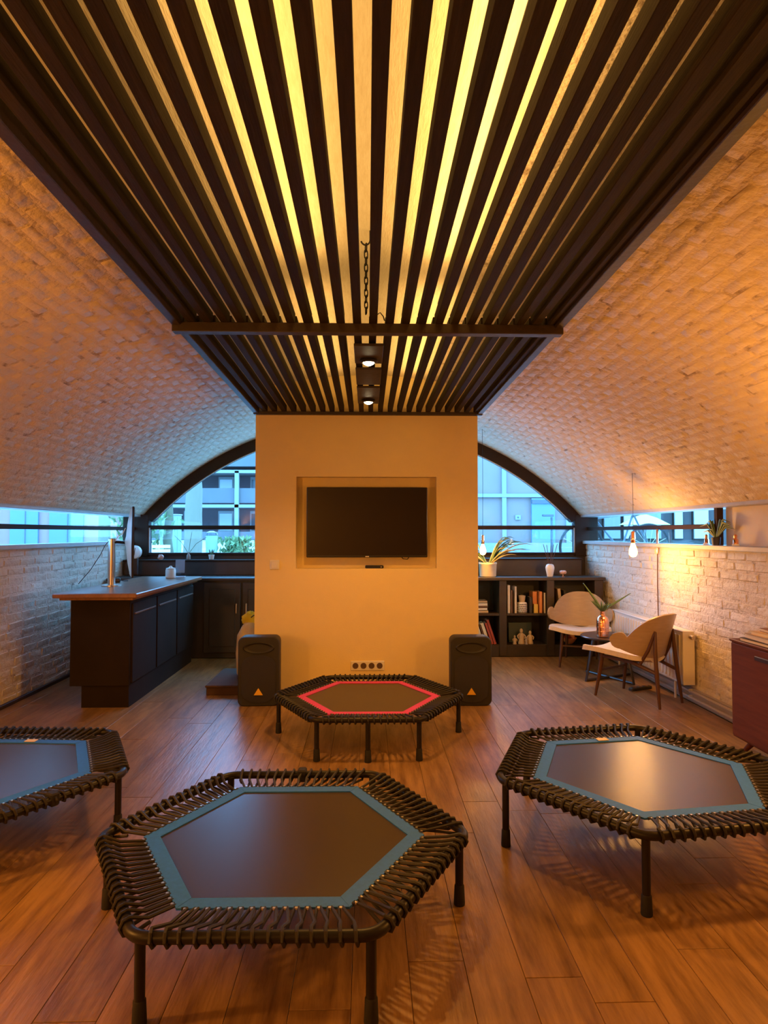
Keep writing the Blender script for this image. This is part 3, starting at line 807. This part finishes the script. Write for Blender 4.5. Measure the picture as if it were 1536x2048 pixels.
def book(label, x, z, w_, d_, h_, m, lean=0.0, y=7.14, flat=False, group=None):
    """upright: w_ thick; flat: lying, w_ long"""
    o = thing('book', label, 'book', (x, y, z), 0, group); o.rotation_euler = (0, lean, 0); o.location.z += abs(sin(lean)) * w_ / 2 + .001
    if flat:
        MB().box((0, d_ / 2, h_ / 2), (w_ - .006, d_ - .004, h_ - .006)).build('pages', 'pages', o, False)
        mb = MB().box((0, d_ / 2, .0015), (w_, d_, .003)); mb.box((0, d_ / 2, h_ - .0015), (w_, d_, .003)); mb.box((0, .0015, h_ / 2), (w_, .003, h_)); mb.build('cover', m, o, False)
    else:
        MB().box((0, d_ / 2 + .002, h_ / 2), (w_ - .006, d_ - .006, h_ - .008)).build('pages', 'pages', o, False)
        mb = MB()
        for s in (-1, 1): mb.box((s * (w_ / 2 - .0015), d_ / 2, h_ / 2), (.003, d_, h_))
        mb.box((0, .0015, h_ / 2), (w_, .003, h_)); mb.build('cover', m, o, False)
    return o
Z1, Z0 = .4905, .1375
zz = Z1
for k, (m, h_, w_, nm) in enumerate((('paper_tan', .030, .22, 'tan book at the bottom of the lying pile next to the wall edge'), ('paper_white', .028, .20, 'cream book, second from bottom in the lying pile'), ('book_brown', .020, .21, 'thin brown book in the middle of the lying pile'), ('paper_white', .034, .205, 'thick white book, second from top in the lying pile'), ('paper_tan', .026, .20, 'tan book on top of the lying pile'))):
    book(nm, 1.262, zz, w_, .15, h_, m, 0, 7.16, True); zz += h_ + .0005
def leaning(specs, x0, z, ang, y=7.14):
    x = x0
    for lab, w_, h_, m in specs:
        o = book(lab, x, z, w_, .16, h_, m, ang, y); x += (w_ + .0015) / cos(ang)
leaning((('short tan book leaning in the lower bookcase corner', .03, .20, 'paper_tan'), ('white book leaning in the lower bookcase corner', .035, .23, 'paper_white'), ('narrow brown book among the leaning lower row', .02, .235, 'book_brown'),
         ('thick cream book leaning in the lower row', .045, .245, 'paper_white'), ('dark red book leaning in the lower row', .028, .25, 'book_red'), ('tall pinkish red book, outermost of the leaning lower row', .03, .285, 'book_red')), 1.275, Z0, -.32)
book('white flat book lying on the lowest shelf behind the loudspeaker', 1.17, Z0, .17, .06, .025, 'paper_white', 0, 7.11, True)
book('tall white book standing beside the bookcase upright', 1.605, Z1, .034, .16, .315, 'paper_white')
book('thin brown book between the two tall white books', 1.637, Z1, .022, .16, .26, 'book_brown')
book('tall cream book standing before the patterned jar', 1.683, Z1, .026, .16, .300, 'paper_white')
book('dark book behind the patterned jar', 1.80, Z1, .05, .12, .19, 'book_dark', 0, 7.25)
book('short dark book between patterned jar and orange books', 1.855, Z1, .035, .15, .18, 'book_dark')
book('thick light orange book standing on the middle shelf', 1.915, Z1, .055, .15, .238, 'book_orange', 0, 7.19)
book('bright orange book standing at the end of its row', 1.968, Z1, .036, .16, .242, 'book_orange')
book('thin white book alone at the shelf end', 2.015, Z1, .018, .16, .228, 'paper_white')
book('short yellow book in front of the orange books', 1.915, Z1, .050, .03, .10, 'book_yellow', 0, 7.145)
book('tan book leaning behind the shell chair back', 2.205, Z1, .038, .15, .275, 'paper_tan', -.10)
book('dark book behind the leaning tan book', 2.27, Z1, .03, .15, .26, 'book_dark', -.10)
o = thing('patterned_jar', 'white jar with black dots and a cup-shaped neck on the bookcase', 'jar', (1.765, 7.185, Z1))
MB().lathe([(.050, 0), (.058, .008), (.058, .105), (.050, .118), (.032, .122)], 20).build('body', 'ceramic', o)
MB().lathe([(.030, .121), (.036, .16), (.040, .195), (.036, .196), (.030, .15)], 18).build('neck', 'paper_tan', o)
dm = MB().lathe([(.0075, 0), (.0065, .002)], 8).mesh('dot', 'book_dark')
for r_ in range(5):
    for k in range(9):
        a = pi + .15 + (pi - .3) * (k + (r_ % 2) * .5) / 9
        d_ = link('dot', dm, o); d_.location = (.0578 * cos(a), .0578 * sin(a), .016 + r_ * .021); d_.rotation_euler = Vector((cos(a), sin(a), 0)).to_track_quat('Z', 'Y').to_euler()
o = thing('picture_panel', 'small dark panel with pale figures standing on the lowest shelf', 'picture', (1.765, 7.27, Z0))
MB().box((0, 0, .115), (.27, .012, .225), TR(0, 0, 0, RAD(-6)), .002).build('board', 'book_green', o)
def figurine(label, x, y, h, m='paper_tan'):
    o = thing('figurine', label, 'figurine', (x, y, Z0), 0, 'pale figurines on the lowest shelf')
    MB().lathe([(h * .22, 0), (h * .24, h * .06), (h * .17, h * .3), (h * .19, h * .5), (h * .13, h * .68), (h * .06, h * .72)], 14).build('body', m, o)
    MB().lathe([(.001, h * .70), (h * .09, h * .74), (h * .115, h * .84), (h * .08, h * .95), (.001, h)], 14).build('head', m, o)
    for s in (-1, 1): MB().tube([(s * h * .14, 0, h * .62), (s * h * .26, -.01, h * .50), (s * h * .20, -.02, h * .34)], [h * .05, h * .045, h * .03], 7).build('arm', m, o)
figurine('tall pale figurine in the middle of the lowest shelf', 1.755, 7.19, .175)
figurine('small pale figurine next to the leaning books', 1.675, 7.17, .10)
figurine('slim pale figurine at the far end of the lowest shelf group', 1.855, 7.185, .15)
figurine('short grey figurine between the pale ones', 1.805, 7.155, .085, 'book_grey')
o = thing('orange_bowl', 'small orange-red bowl of fruit on the low shelf under the far chair', 'bowl', (2.30, 7.17, Z0))
MB().lathe([(.03, 0), (.06, .03), (.085, .07), (.080, .072), (.05, .03)], 18).build('bowl', 'book_orange', o)
MB().add(*lump((-.02, 0, .075), .036, 2, (1, 1, 1), 10, 7, .06)).build('fruit', 'book_red', o); MB().add(*lump((.035, .01, .075), .034, 8, (1, 1, 1), 10, 7, .06)).build('fruit', 'book_orange', o)

# on top of the bookcase
ZT = .897
o = thing('potted_grass', 'arching feathery plant in a cream pot on the bookcase', 'plant', (1.378, 7.20, ZT))
MB().lathe([(.082, 0), (.094, .01), (.100, .145), (.104, .150), (.104, .166), (.094, .166), (.092, .14)], 22).build('pot', 'pot_cream', o)
MB().lathe([(.0925, .138), (.09, .146)], 18).build('soil', 'soil', o)
rn = random.Random(4)
for i in range(34):
    a = rn.uniform(-.9, .9) if i < 26 else rn.uniform(2, 4.3); l = rn.uniform(.20, .50); hgt = rn.uniform(.14, .40); r0 = rn.uniform(0, .05)
    pts = []
    for k in range(7):
        t = k / 6; pts.append((r0 * cos(a) + l * t * cos(a), (r0 + l * t) * sin(a) * .45, .14 + hgt * (2.0 * t - 1.25 * t * t) ))
    MB().tube(pts, [.005, .006, .007, .007, .006, .004, .001], 5).build('blade', 'leaf' if i % 3 else 'leaf_dry', o)
o = thing('reed_diffuser', 'white ceramic diffuser vase with thin reeds on the bookcase', 'diffuser', (2.095, 7.20, ZT))
MB().lathe([(.026, 0), (.032, .004), (.048, .085), (.050, .11), (.040, .138), (.020, .148), (.018, .144)], 22).build('vase', 'ceramic', o)
for a, b in ((-.075, .0), (-.03, .02), (.008, -.02), (.045, .01), (.085, -.01)): MB().tube([(a * .12, b * .2, .12), (a, b, .36 + abs(a) * .2)], .0036, 5).build('reed', 'walnut', o)
o = thing('pink_flower_lamp', 'small pink flower-shaped ornament on a foot on the bookcase', 'ornament', (2.245, 7.20, ZT))
MB().lathe([(.022, 0), (.020, .005), (.006, .008), (.006, .028)], 14).build('foot', 'copper', o)
for k in range(6): MB().add(*lump((.020 * cos(k * 1.047), .020 * sin(k * 1.047), .052), .022, k, (1, 1, 1), 10, 6, .03)).build('petal', 'pink', o)

# ------------------------------------------------------------------ hanging bulbs
def pendant(label, x, y, zb, ztop, power):
    o = thing('pendant_bulb', label, 'lamp', (x, y, zb), 0, 'lit filament bulbs')
    MB().tube([(0, 0, .20), (.004, 0, (ztop - zb + .2) / 2), (0, 0, ztop - zb)], .002, 6).build('cord', 'rubber', o)
    MB().lathe([(.010, .215), (.020, .205), (.023, .150), (.019, .145), (.019, .118), (.016, .112)], 18).build('lamp_holder', 'copper', o)
    bl = MB().lathe([(.014, .118), (.016, .105), (.030, .065), (.036, .035), (.034, .012), (.022, -.006), (.003, -.012)], 20).build('bulb', 'bulb_glass', o)
    pts = [(.010 * cos(k * pi / 2) , .010 * sin(k * pi / 2), .085 if k % 2 else .022) for k in range(9)]
    MB().tube(pts, .0022, 5).build('filament', 'filament', bl)
    lamp('bulb_light', (x, y, zb + .045), power, (1.0, .46, .10), .028)
pendant('lit filament bulb hanging by the window strip above the shell chairs', 2.34, 5.50, 1.20, vault_z(2.34), 30)
pendant('lit filament bulb hanging between television wall and bookcase', 1.285, 7.0, 1.165, vault_z(1.285), 14)
o = thing('wall_cable', 'thin copper tube and cable running down the brick wall beside the bulb', 'cable', (2.705, 5.82, .5))
MB().lathe([(.012, .71), (.012, .93), (.009, .935)], 10).build('tube', 'copper', o); MB().tube([(0, 0, .71), (.002, .01, .4), (0, 0, .1)], .005, 6).build('cable', 'walnut', o)
def ledge_lamp(label, y):
    o = thing('small_lamp_holder', label, 'lamp holder', (2.725, y, 1.305))
    MB().lathe([(.024, 0), (.026, .006), (.022, .014)], 16).build('foot', 'ceramic', o); MB().lathe([(.020, .014), (.018, .045), (.011, .055), (.013, .075), (.006, .085)], 16).build('body', 'copper', o)
ledge_lamp('small copper lamp holder on the ledge before the dark window', 5.0); ledge_lamp('small copper lamp holder on the ledge before the white plaster', 4.6)
o = thing('ledge_plant', 'spreading dark green plant on the window ledge by the end post', 'plant', (2.725, 4.86, 1.305))
MB().lathe([(.028, 0), (.034, .06), (.030, .062)], 14).build('pot', 'book_dark', o)
for i in range(15):
    a = rn.uniform(-.6, .6) + (pi / 2 if i % 2 else -pi / 2); l = rn.uniform(.10, .26); hh = rn.uniform(.05, .14)
    MB().tube([(0, 0, .05), (.12 * l * cos(a), l * .5 * sin(a), .06 + hh), (.2 * l * cos(a), l * sin(a), .05 + hh * .9)], [.004, .008, .001], 5).build('leaf', 'leaf', o)

# ------------------------------------------------------------------ shell chairs and table
def shell_chair(label, x, y, rz):
    """local front is -Y"""
    e = thing('shell_chair', label, 'chair', (x, y, 0), rz, 'shell chairs by the brick wall')
    G = []
    for j in range(15):
        v = j / 14; yy = -.33 + .54 * v; wd = .315 - .10 * v ** 1.4
        if v < .15: wd *= .72 + .28 * sqrt(1 - (1 - v / .15) ** 2)
        if v > .85: wd *= sqrt(max(.12, 1 - ((v - .85) / .15) ** 2 * .8))
        row = []
        for i in range(15):
            u = -1 + 2 * i / 14
            row.append((u * wd, yy, .405 - .055 * v + .035 * u * u * (1 - .3 * v) - .030 * (1 - v) ** 6))
        G.append(row)
    MB().shell([list(r_) for r_ in zip(*G)], .040).build('seat', 'cream_fabric', e)
    # wing shaped back: top and bottom outlines along the bend
    def top(s):
        a = abs(s)
        return .385 * (1 - .12 * (a / .2) ** 2) if a < .18 else None
    S = .43; rows = []; ns = 45
    for i in range(ns):
        s = -S + 2 * S * i / (ns - 1); a = abs(s)
        body = .40 - .16 * (a / .25) ** 2.2 if a < .30 else 0
        body = .40 * max(0, 1 - (a / .36) ** 2.6) ** .62
        lobe = .235 * sqrt(max(0, 1 - ((a - .355) / .075) ** 2)) if abs(a - .355) < .075 else 0
        tp = max(body, lobe, .175 if a < .40 else 0)
        bt = .0 + .13 * (a / S) ** 2.0
        if a > .355: 
            q = sqrt(max(0, 1 - ((a - .355) / .076) ** 2)); mid = .17; tp = mid + (.235 - mid) * q; bt = mid - (mid - (.13 * (.355 / S) ** 2)) * q
        rows.append((s, bt, tp))
    R_ = .34; G = []
    for s, bt, tp in rows:
        th = s / R_; row = []
        for j in range(9):
            h = bt + (tp - bt) * j / 8
            xx = R_ * sin(th); yb_ = R_ * cos(th) - R_ + .225
            row.append((xx * (1 + .15 * h), yb_ + .30 * h * cos(th) , .375 + h * .92))
        G.append(row)
    MB().shell(G, .016).build('backrest', 'ply', e)
    for s in (-1, 1):
        MB().tube([(s * .205, -.235, 0), (s * .185, -.20, .22), (s * .175, -.18, .375)], [.011, .017, .019], 10).build('leg', 'walnut', e)
        MB().tube([(s * .165, .335, 0), (s * .152, .305, .25), (s * .140, .288, .45), (s * .128, .284, .60)], [.011, .018, .016, .010], 10).build('leg', 'walnut', e)
        MB().tube([(s * .165, .165, .325), (s * .152, .235, .45), (s * .130, .282, .605)], [.014, .014, .010], 10).build('brace', 'walnut', e)
        MB().tube([(s * .178, -.19, .345), (s * .165, .08, .335), (s * .152, .304, .27)], .015, 8).build('side_rail', 'walnut', e)
    MB().tube([(-.185, -.20, .22), (.185, -.20, .22)], .010, 8).build('stretcher', 'walnut', e)
    MB().tube([(-.16, .10, .335), (.16, .10, .335)], .013, 8).build('stretcher', 'walnut', e)
    return e
shell_chair('shell chair with pale seat seen from behind, beside the radiator', 2.27, 5.36, RAD(-146))
shell_chair('shell chair with pale seat facing the room, in front of the bookcase', 2.275, 6.715, RAD(-20))
tb = thing('side_table', 'round dark side table between the two shell chairs', 'table', (2.33, 6.06, 0), RAD(25))
MB().lathe([(.245, .388), (.262, .394), (.265, .404), (.258, .412), (.20, .413)], 36).build('table_top', 'table_dark', tb)
for a in (0, 90):
    M = TR(0, 0, 0, 0, 0, RAD(a))
    MB().tube([(-.20, 0, .385), (-.295, 0, .014), (.295, 0, .014), (.20, 0, .385)], .016, 8, False, M).build('trestle', 'table_dark', tb)
vs = thing('copper_vase', 'shiny copper bottle vase on the round side table', 'vase', (2.232, 5.955, .4135))
MB().lathe([(.048, 0), (.056, .006), (.058, .03), (.058, .155), (.048, .185), (.024, .205), (.019, .235), (.024, .245), (.018, .245)], 26).build('bottle', 'copper', vs)
for r_, z in ((.0586, .05), (.0586, .09), (.0586, .13)): MB().lathe([(r_, z), (r_ + .0015, z + .006), (r_, z + .012)], 26).build('rib', 'copper', vs)
pl = thing('cut_leaves', 'spiky green sprig with two long leaves in the copper vase', 'plant', (2.232, 5.955, .645))
for i in range(16):
    a = i * 2.4; l = .07 + .05 * ((i * 7) % 5) / 4
    MB().tube([(0, 0, 0), (l * .5 * cos(a), l * .5 * sin(a), l * .55), (l * cos(a), l * sin(a), l * .75 + .03)], [.006, .009, .001], 5).build('leaf', 'leaf', pl)
MB().tube([(0, 0, .02), (-.07, -.01, .12), (-.19, -.02, .28)], [.006, .012, .004], 6).build('long_leaf', 'leaf', pl)
MB().tube([(0, 0, .02), (.12, .0, .09), (.28, .02, .18)], [.006, .011, .003], 6).build('long_leaf', 'leaf', pl)

# radiator, pipes
rd = thing('radiator', 'white panel radiator on the brick wall behind the shell chairs', 'radiator', (2.665, 5.94, 0))
for x in (-.045, .025): MB().box((x, 0, .36), (.022, 1.52, .43), None, .006).build('panel', 'radiator_white', rd)
cm = MB().box((-.058, 0, .36), (.010, .030, .38), None, .004).mesh('rib', 'radiator_white')
for i in range(24):
    o = link('rib', cm, rd); o.location = (0, -.70 + i * 1.4 / 23, 0)
MB().box((-.01, 0, .580), (.10, 1.53, .012), None, .003).build('top_grille', 'radiator_white', rd)
for s in (-1, 1): MB().box((-.01, s * .765, .36), (.098, .006, .43), None, .002).build('end_cover', 'radiator_white', rd)
MB().lathe([(.018, 0), (.020, .03), (.016, .05)], 12, (0, 0, 0), TR(-.012, -.80, .545, pi / 2)).build('valve', 'steel', rd)
for yy in (-.6, .6): MB().tube([(-.045, yy, .15), (-.045, yy, .002)], .010, 8).build('tail_pipe', 'radiator_white', rd)
struct(MB().box((2.708, 3.9, .055), (.024, 7.7, .11), None, .003).build('baseboard_right', 'pipe_white'))
for i, (xx, z) in enumerate(((2.672, .095), (2.668, .045))):
    o = thing('heating_pipe', ('upper', 'lower')[i] + ' pale heating pipe along the foot of the radiator wall', 'pipe', (xx, 5.2, z))
    MB().tube([(0, -4.2, 0), (0, 1.86, 0)], .0115, 8).build('pipe', 'pipe_white', o)
    for yy in (-3.2, -1.6, 0, 1.6): MB().box((.008, yy, 0), (.03, .012, .028), None, .002).build('clip', 'white_plastic', o)
struct(MB().box((-2.905, 3.9, .016), (.026, 7.7, .032), None, .003).build('baseboard_left', 'panel_dark'))
o = thing('floor_cable_box', 'small dark cable box on the floor under the near shell chair', 'box', (2.44, 5.62, 0), .4)
MB().box((0, 0, .014), (.24, .05, .028), None, .006).build('case', 'book_dark', o)
for k in (-.07, 0, .07): MB().lathe([(.018, .028), (.018, .031)], 12, (k, 0, 0)).build('outlet', 'book_brown', o)

# ------------------------------------------------------------------ credenza with records
cr = thing('credenza', 'reddish brown wooden credenza by the brick wall, cut by the picture edge', 'credenza', (2.50, 3.30, 0))
MB().box((0, 0, .405), (.30, 1.47, .61), None, .004).build('body', 'credenza_wood', cr)
MB().box((-.004, 0, .712), (.312, 1.49, .016), None, .004).build('top_board', 'credenza_wood', cr)
for i in range(3):
    y = .485 - i * .485
    d_ = MB().box((-.152, y, .405), (.016, .475, .585), None, .003).build('door', 'credenza_wood', cr)
    MB().box((-.1605, y - .10, .645), (.010, .18, .026), None, .004).build('pull_groove', 'groove', d_)
for sx in (-1, 1):
    for sy in (-1, 1):
        MB().tube([(sx * .10, sy * .60, .102), (sx * .120, sy * .69, 0)], [.020, .012], 10).build('leg', 'credenza_wood', cr)
for i, (w_, l, h_, m, r_, lab) in enumerate(((.30, .30, .022, 'book_dark', .03, 'dark record sleeve at the bottom of the credenza pile'), (.30, .31, .028, 'book_grey', -.05, 'grey album, second in the pile on the credenza'), (.28, .29, .022, 'paper_tan', .08, 'tan album, third in the pile on the credenza'), (.26, .27, .020, 'book_brown', -.10, 'thin brown album on top of the credenza pile'))):
    o = thing('album', lab, 'album', (2.505 + .012 * i, 3.80 - .03 * i, .7205 + .0 + sum((.0225, .0285, .0225)[:i])), r_)
    MB().box((0, 0, h_ / 2), (w_ - .006, l - .006, h_ - .006)).build('pages', 'pages', o, False)
    mb = MB().box((0, 0, .0015), (w_, l, .003)); mb.box((0, 0, h_ - .0015), (w_, l, .003)); mb.box((w_ / 2 - .0015, 0, h_ / 2), (.003, l, h_)); mb.build('cover', m, o, False)

# ------------------------------------------------------------------ outside
GZ = 0.85
mb = MB()
mb.add([(-60, 8.05, GZ), (60, 8.05, GZ), (60, 90, GZ), (-60, 90, GZ)], [(0, 1, 2, 3)])
mb.add([(-60, -6, GZ), (-3.12, -6, GZ), (-3.12, 8.05, GZ), (-60, 8.05, GZ)], [(0, 1, 2, 3)])
mb.add([(2.96, -6, GZ), (60, -6, GZ), (60, 8.05, GZ), (2.96, 8.05, GZ)], [(0, 1, 2, 3)])
st = struct(mb.build('street', 'asphalt', None, False))
for y, d, h in ((13.5, .25, .10), (17.0, .25, .12)): MB().box((0, y, GZ + h / 2), (60, d, h)).build('kerb', 'pavement_stone', st)
MB().box((0, 10.2, GZ + .02), (60, 2.2, .04)).build('footway', 'pavement_stone', st)  # barely seen, kept pale to bounce skylight up into the vault

def facade(name, label, cat='building'): return thing(name, label, cat)
# far block of flats with galleries (bar side of the arch)
fb = facade('apartment_block', 'far grey block of flats with open galleries, seen through the arch')
YA = 50.0
MB().box((-10, YA + 3, 7), (34, 2, 13)).build('wall', 'facade_purple', fb)
MB().box((-10, YA + .1, 8.9), (34, 1.6, 4.6)).build('upper_wall', 'facade_grey', fb)
for z in (6.15, 3.48): MB().box((-10, YA - .1, z), (34, 2.2, .24)).build('gallery_slab', 'trim_white', fb)
MB().box((-10, YA - .9, 4.30), (34, .14, 1.15)).build('parapet', 'facade_grey', fb)
MB().box((-10, YA - .9, 1.2), (34, .14, .6)).build('parapet', 'facade_grey', fb)
for x in (-17.5, -10.1, -3.4, 3.0): MB().box((x, YA - 1.05, 3.6), (.32, .3, 5.2)).build('column', 'trim_white', fb)
for z in (5.15, 2.35):
    for i, x in enumerate((-16.8, -14.4, -11.6, -9.0, -6.4, -3.8)):
        wn = MB().box((x, YA + 1.98, z), (1.25, .10, 1.7)).build('window', 'trim_white', fb)
        MB().box((x, YA + 1.90, z - .05), (1.0, .08, 1.35)).build('pane', 'window_dark' if i % 2 else 'window_pale', wn)
MB().box((-13.5, YA - .75, 8.3), (1.9, .10, .9)).build('wall_sign', 'trim_white', fb)
# pale near building on the bookcase side
pb = facade('pale_building', 'pale rendered building with white frame bars, seen through the arch by the bookcase')
MB().box((3.95, 16.6, 3.6), (3.5, 1.0, 5.6)).build('wall', 'facade_pale', pb)
for x in (3.50, 2.35, 5.15): MB().box((x, 16.06, 3.6), (.11, .08, 5.6)).build('frame_bar', 'trim_white', pb)
for z in (2.36, 4.5): MB().box((3.95, 16.05, z), (3.5, .09, .09)).build('frame_bar', 'trim_white', pb)
dr = MB().box((4.50, 16.05, 1.62), (.60, .10, 1.34)).build('door', 'door_blue', pb); MB().box((4.50, 15.99, 2.20), (.60, .04, .10)).build('door_head', 'window_dark', dr)
MB().box((3.86, 16.07, 1.80), (.14, .03, .12)).build('house_plate', 'trim_white', pb); MB().box((3.86, 16.05, 1.80), (.035, .02, .035)).build('plate_mark', 'window_dark', pb)
MB().box((4.62, 16.05, 2.62), (.34, .03, .22)).build('vent_grating', 'window_dark', pb)
MB().box((3.95, 15.95, 1.0), (3.5, .2, .30)).build('base_course', 'trim_white', pb)
# low facade with blue doors at the bar side
lf = facade('door_row', 'pinkish low building with pale blue doors, seen through the ledge window strip')
MB().box((-15.8, 22.5, 2.4), (15.0, 1.0, 3.6)).build('wall', 'facade_pink', lf)
for x, wd in ((-11.78, .95), (-10.35, 1.15), (-13.6, 1.1), (-15.4, 1.1)):
    d_ = MB().box((x, 21.97, 1.95), (wd, .10, 2.2)).build('door', 'door_blue', lf); MB().box((x + wd * .05, 21.91, 1.95), (.02, .04, 2.2)).build('door_seam', 'facade_grey', d_)
w_ = MB().box((-12.9, 21.97, 2.75), (.7, .08, .35)).build('window', 'trim_white', lf); MB().box((-12.9, 21.92, 2.75), (.55, .04, .24)).build('pane', 'window_dark', w_)
# dark row behind the right strip
rf = facade('shop_row', 'dark brown shop row with pale windows, seen through the ledge strip above the bulb')
MB().box((9.5, 19.6, 2.6), (9.0, 1.0, 4.0)).build('wall', 'facade_brown', rf)
for x, wd, m in ((6.55, .30, 'window_pale'), (7.45, .55, 'trim_white'), (7.95, .34, 'window_pale'), (8.72, .52, 'trim_white'), (9.5, .30, 'window_pale'), (10.2, .5, 'window_pale')):
    w_ = MB().box((x, 19.07, 1.75), (wd, .08, 1.1)).build('window', 'frame_dark', rf); MB().box((x, 19.01, 1.75), (wd - .06, .05, 1.04)).build('pane', m, w_)
um = thing('parasol', 'small yellow-green parasol outside the ledge window strip', 'parasol', (6.75, 16.4 - 1.2, GZ))
MB().lathe([(.62, .75), (.30, .92), (.01, 1.02)], 8).build('canopy', 'umbrella_yellow', um); MB().lathe([(.02, 0), (.02, .95)], 8).build('pole', 'trim_white', um)

def tree(label, x, y, r, h, m, lean=0.0, seed=0):
    e = thing('tree', label, 'tree', (x, y, GZ)); rn_ = random.Random(seed)
    pts = [(lean * t * h + rn_.uniform(-.02, .02), rn_.uniform(-.02, .02), t * h) for t in [i / 8 for i in range(9)]]
    MB().tube(pts, [r * (1.25 - .5 * i / 8) for i in range(9)], 12).build('trunk', m, e)
    for k in range(5):
        a = k * 1.3 + seed; p = pts[8]; q = (p[0] + cos(a) * .9, p[1] + sin(a) * .9, p[2] + rn_.uniform(.5, 1.1))
        MB().tube([p, ((p[0] + q[0]) / 2, (p[1] + q[1]) / 2, (p[2] + q[2]) / 2 + .1), q], [r * .6, r * .4, r * .12], 7).build('branch', m, e)
    return e
tree('pale barked street tree with a thick trunk in the arch', -3.30, 12.0, .145, 3.6, 'bark', .01, 1)
tree('thin dark leaning tree trunk next to the corner post', -3.93, 12.6, .075, 3.2, 'bark_dark', -.02, 2)
tree('dark tree trunk seen through the ledge window strip', -4.95, 12.0, .09, 3.4, 'bark_dark', .0, 3)
o = thing('utility_cabinet', 'pale green street utility cabinet beside the pale tree trunk', 'cabinet', (-4.70, 15.2, GZ))
MB().box((0, 0, .50), (.42, .30, .95), None, .01).build('body', 'cabinet_green', o); MB().box((0, 0, .985), (.46, .34, .03), None, .01).build('roof', 'trim_white', o)
for s in (-1, 1): MB().box((s * .10, -.155, .5), (.19, .012, .85), None, .004).build('door', 'cabinet_green', o)
o = thing('waste_bin', 'pale green waste bin on the far footway', 'bin', (-3.78, 15.4, GZ))
MB().lathe([(.11, 0), (.13, .02), (.145, .46), (.13, .50)], 16).build('body', 'bin_green', o); MB().lathe([(.15, .50), (.14, .56), (.05, .60)], 16).build('lid', 'window_dark', o)
o = thing('street_bench', 'pale slatted bench outside in front of the utility cabinet', 'bench', (-3.62, 10.9, GZ), .1)
for k in range(3): MB().box((0, -.10 + k * .09, .16), (.42, .07, .025), None, .004).build('slat', 'pavement_stone', o)
for k in range(2): MB().box((0, .14, .24 + k * .075), (.42, .02, .055), None, .004).build('back_slat', 'pavement_stone', o)
for s in (-1, 1): MB().box((s * .18, 0, .075), (.03, .28, .15)).build('support', 'facade_grey', o)
def hedge(label, x, y, w__, h, sd, m='hedge_green'):
    o = thing('shrub', label, 'shrub', (x, y, GZ)); rn_ = random.Random(sd); mb = MB()
    for i in range(420):
        p = Vector((rn_.gauss(0, w__ * .33), rn_.gauss(0, w__ * .18), h * .12 + rn_.random() ** 1.2 * h * .9)); s = .06 + rn_.random() * .05
        E_ = Euler((rn_.uniform(0, 6), rn_.uniform(0, 6), rn_.uniform(0, 6))).to_matrix()
        q = [p + E_ @ Vector(v) * s for v in ((-1, 0, 0), (0, -.4, 0), (1, 0, 0), (0, .4, .2))]
        mb.add(q, [(0, 1, 2, 3)])
    mb.build('foliage', m, o, False, None, 'stuff')
    for k in range(4): MB().tube([(rn_.uniform(-.1, .1), 0, 0), (rn_.uniform(-.2, .2) * w__, 0, h * .6)], [.02, .008], 6).build('stem', 'bark_dark', o)
hedge('bushy green shrub outside next to the corner post', -4.45, 12.4, .7, .9, 1)
hedge('low green shrub outside beside the waste bin', -3.25, 15.8, .6, .42, 2)
hedge('low yellowish shrub outside by the edge of the television wall', -2.45, 17.6, .7, .42, 3)
lp = thing('street_lamp', 'short dark street lamp post in front of the blue door', 'street lamp', (4.30, 14.6, GZ))
MB().tube([(0, 0, 0), (0, 0, .92)], [.035, .028], 10).build('post', 'window_dark', lp); MB().box((-.09, 0, .96), (.26, .10, .05), TR(0, 0, 0, 0, RAD(0), 0), .01).build('lamp_head', 'window_dark', lp)
bi = thing('bicycle', 'bicycle parked outside, its wheel rising behind the corner of the arch', 'bicycle', (3.03, 8.85, GZ), RAD(8))
def wheel(cx):
    rim = [(cx + .30 * cos(t), 0, .33 + .30 * sin(t)) for t in [2 * pi * i / 36 for i in range(36)]]
    wv = MB().tube([(cx + .325 * cos(t), 0, .345 + .325 * sin(t)) for t in [2 * pi * i / 40 for i in range(40)]], .020, 8, True).build('wheel', 'rubber', bi)
    for k in range(14):
        t = 2 * pi * k / 14; MB().tube([(cx, 0, .345), (cx + .31 * cos(t), 0, .345 + .31 * sin(t))], .003, 4).build('spoke', 'steel', wv)
    MB().lathe([(.02, -.03), (.02, .03)], 10, (0, 0, 0), TR(cx, 0, .345, pi / 2)).build('hub', 'steel', wv)
wheel(0); wheel(1.04)
MB().tube([(0, 0, .345), (.16, 0, .80), (.60, 0, .30), (.62, 0, .30), (1.04, 0, .345), (.80, 0, .82), (.18, 0, .76)], .016, 8).build('frame', 'window_dark', bi)
MB().tube([(.60, 0, .30), (.82, 0, .90)], .014, 8).build('seat_post', 'window_dark', bi); MB().add(*lump((.84, 0, .93), .09, 1, (1.3, .8, .35))).build('saddle', 'rubber', bi)
MB().tube([(.16, 0, .80), (.14, 0, .92), (.10, .20, .95), (.22, .26, .95)], .012, 8).build('handlebar', 'window_dark', bi)
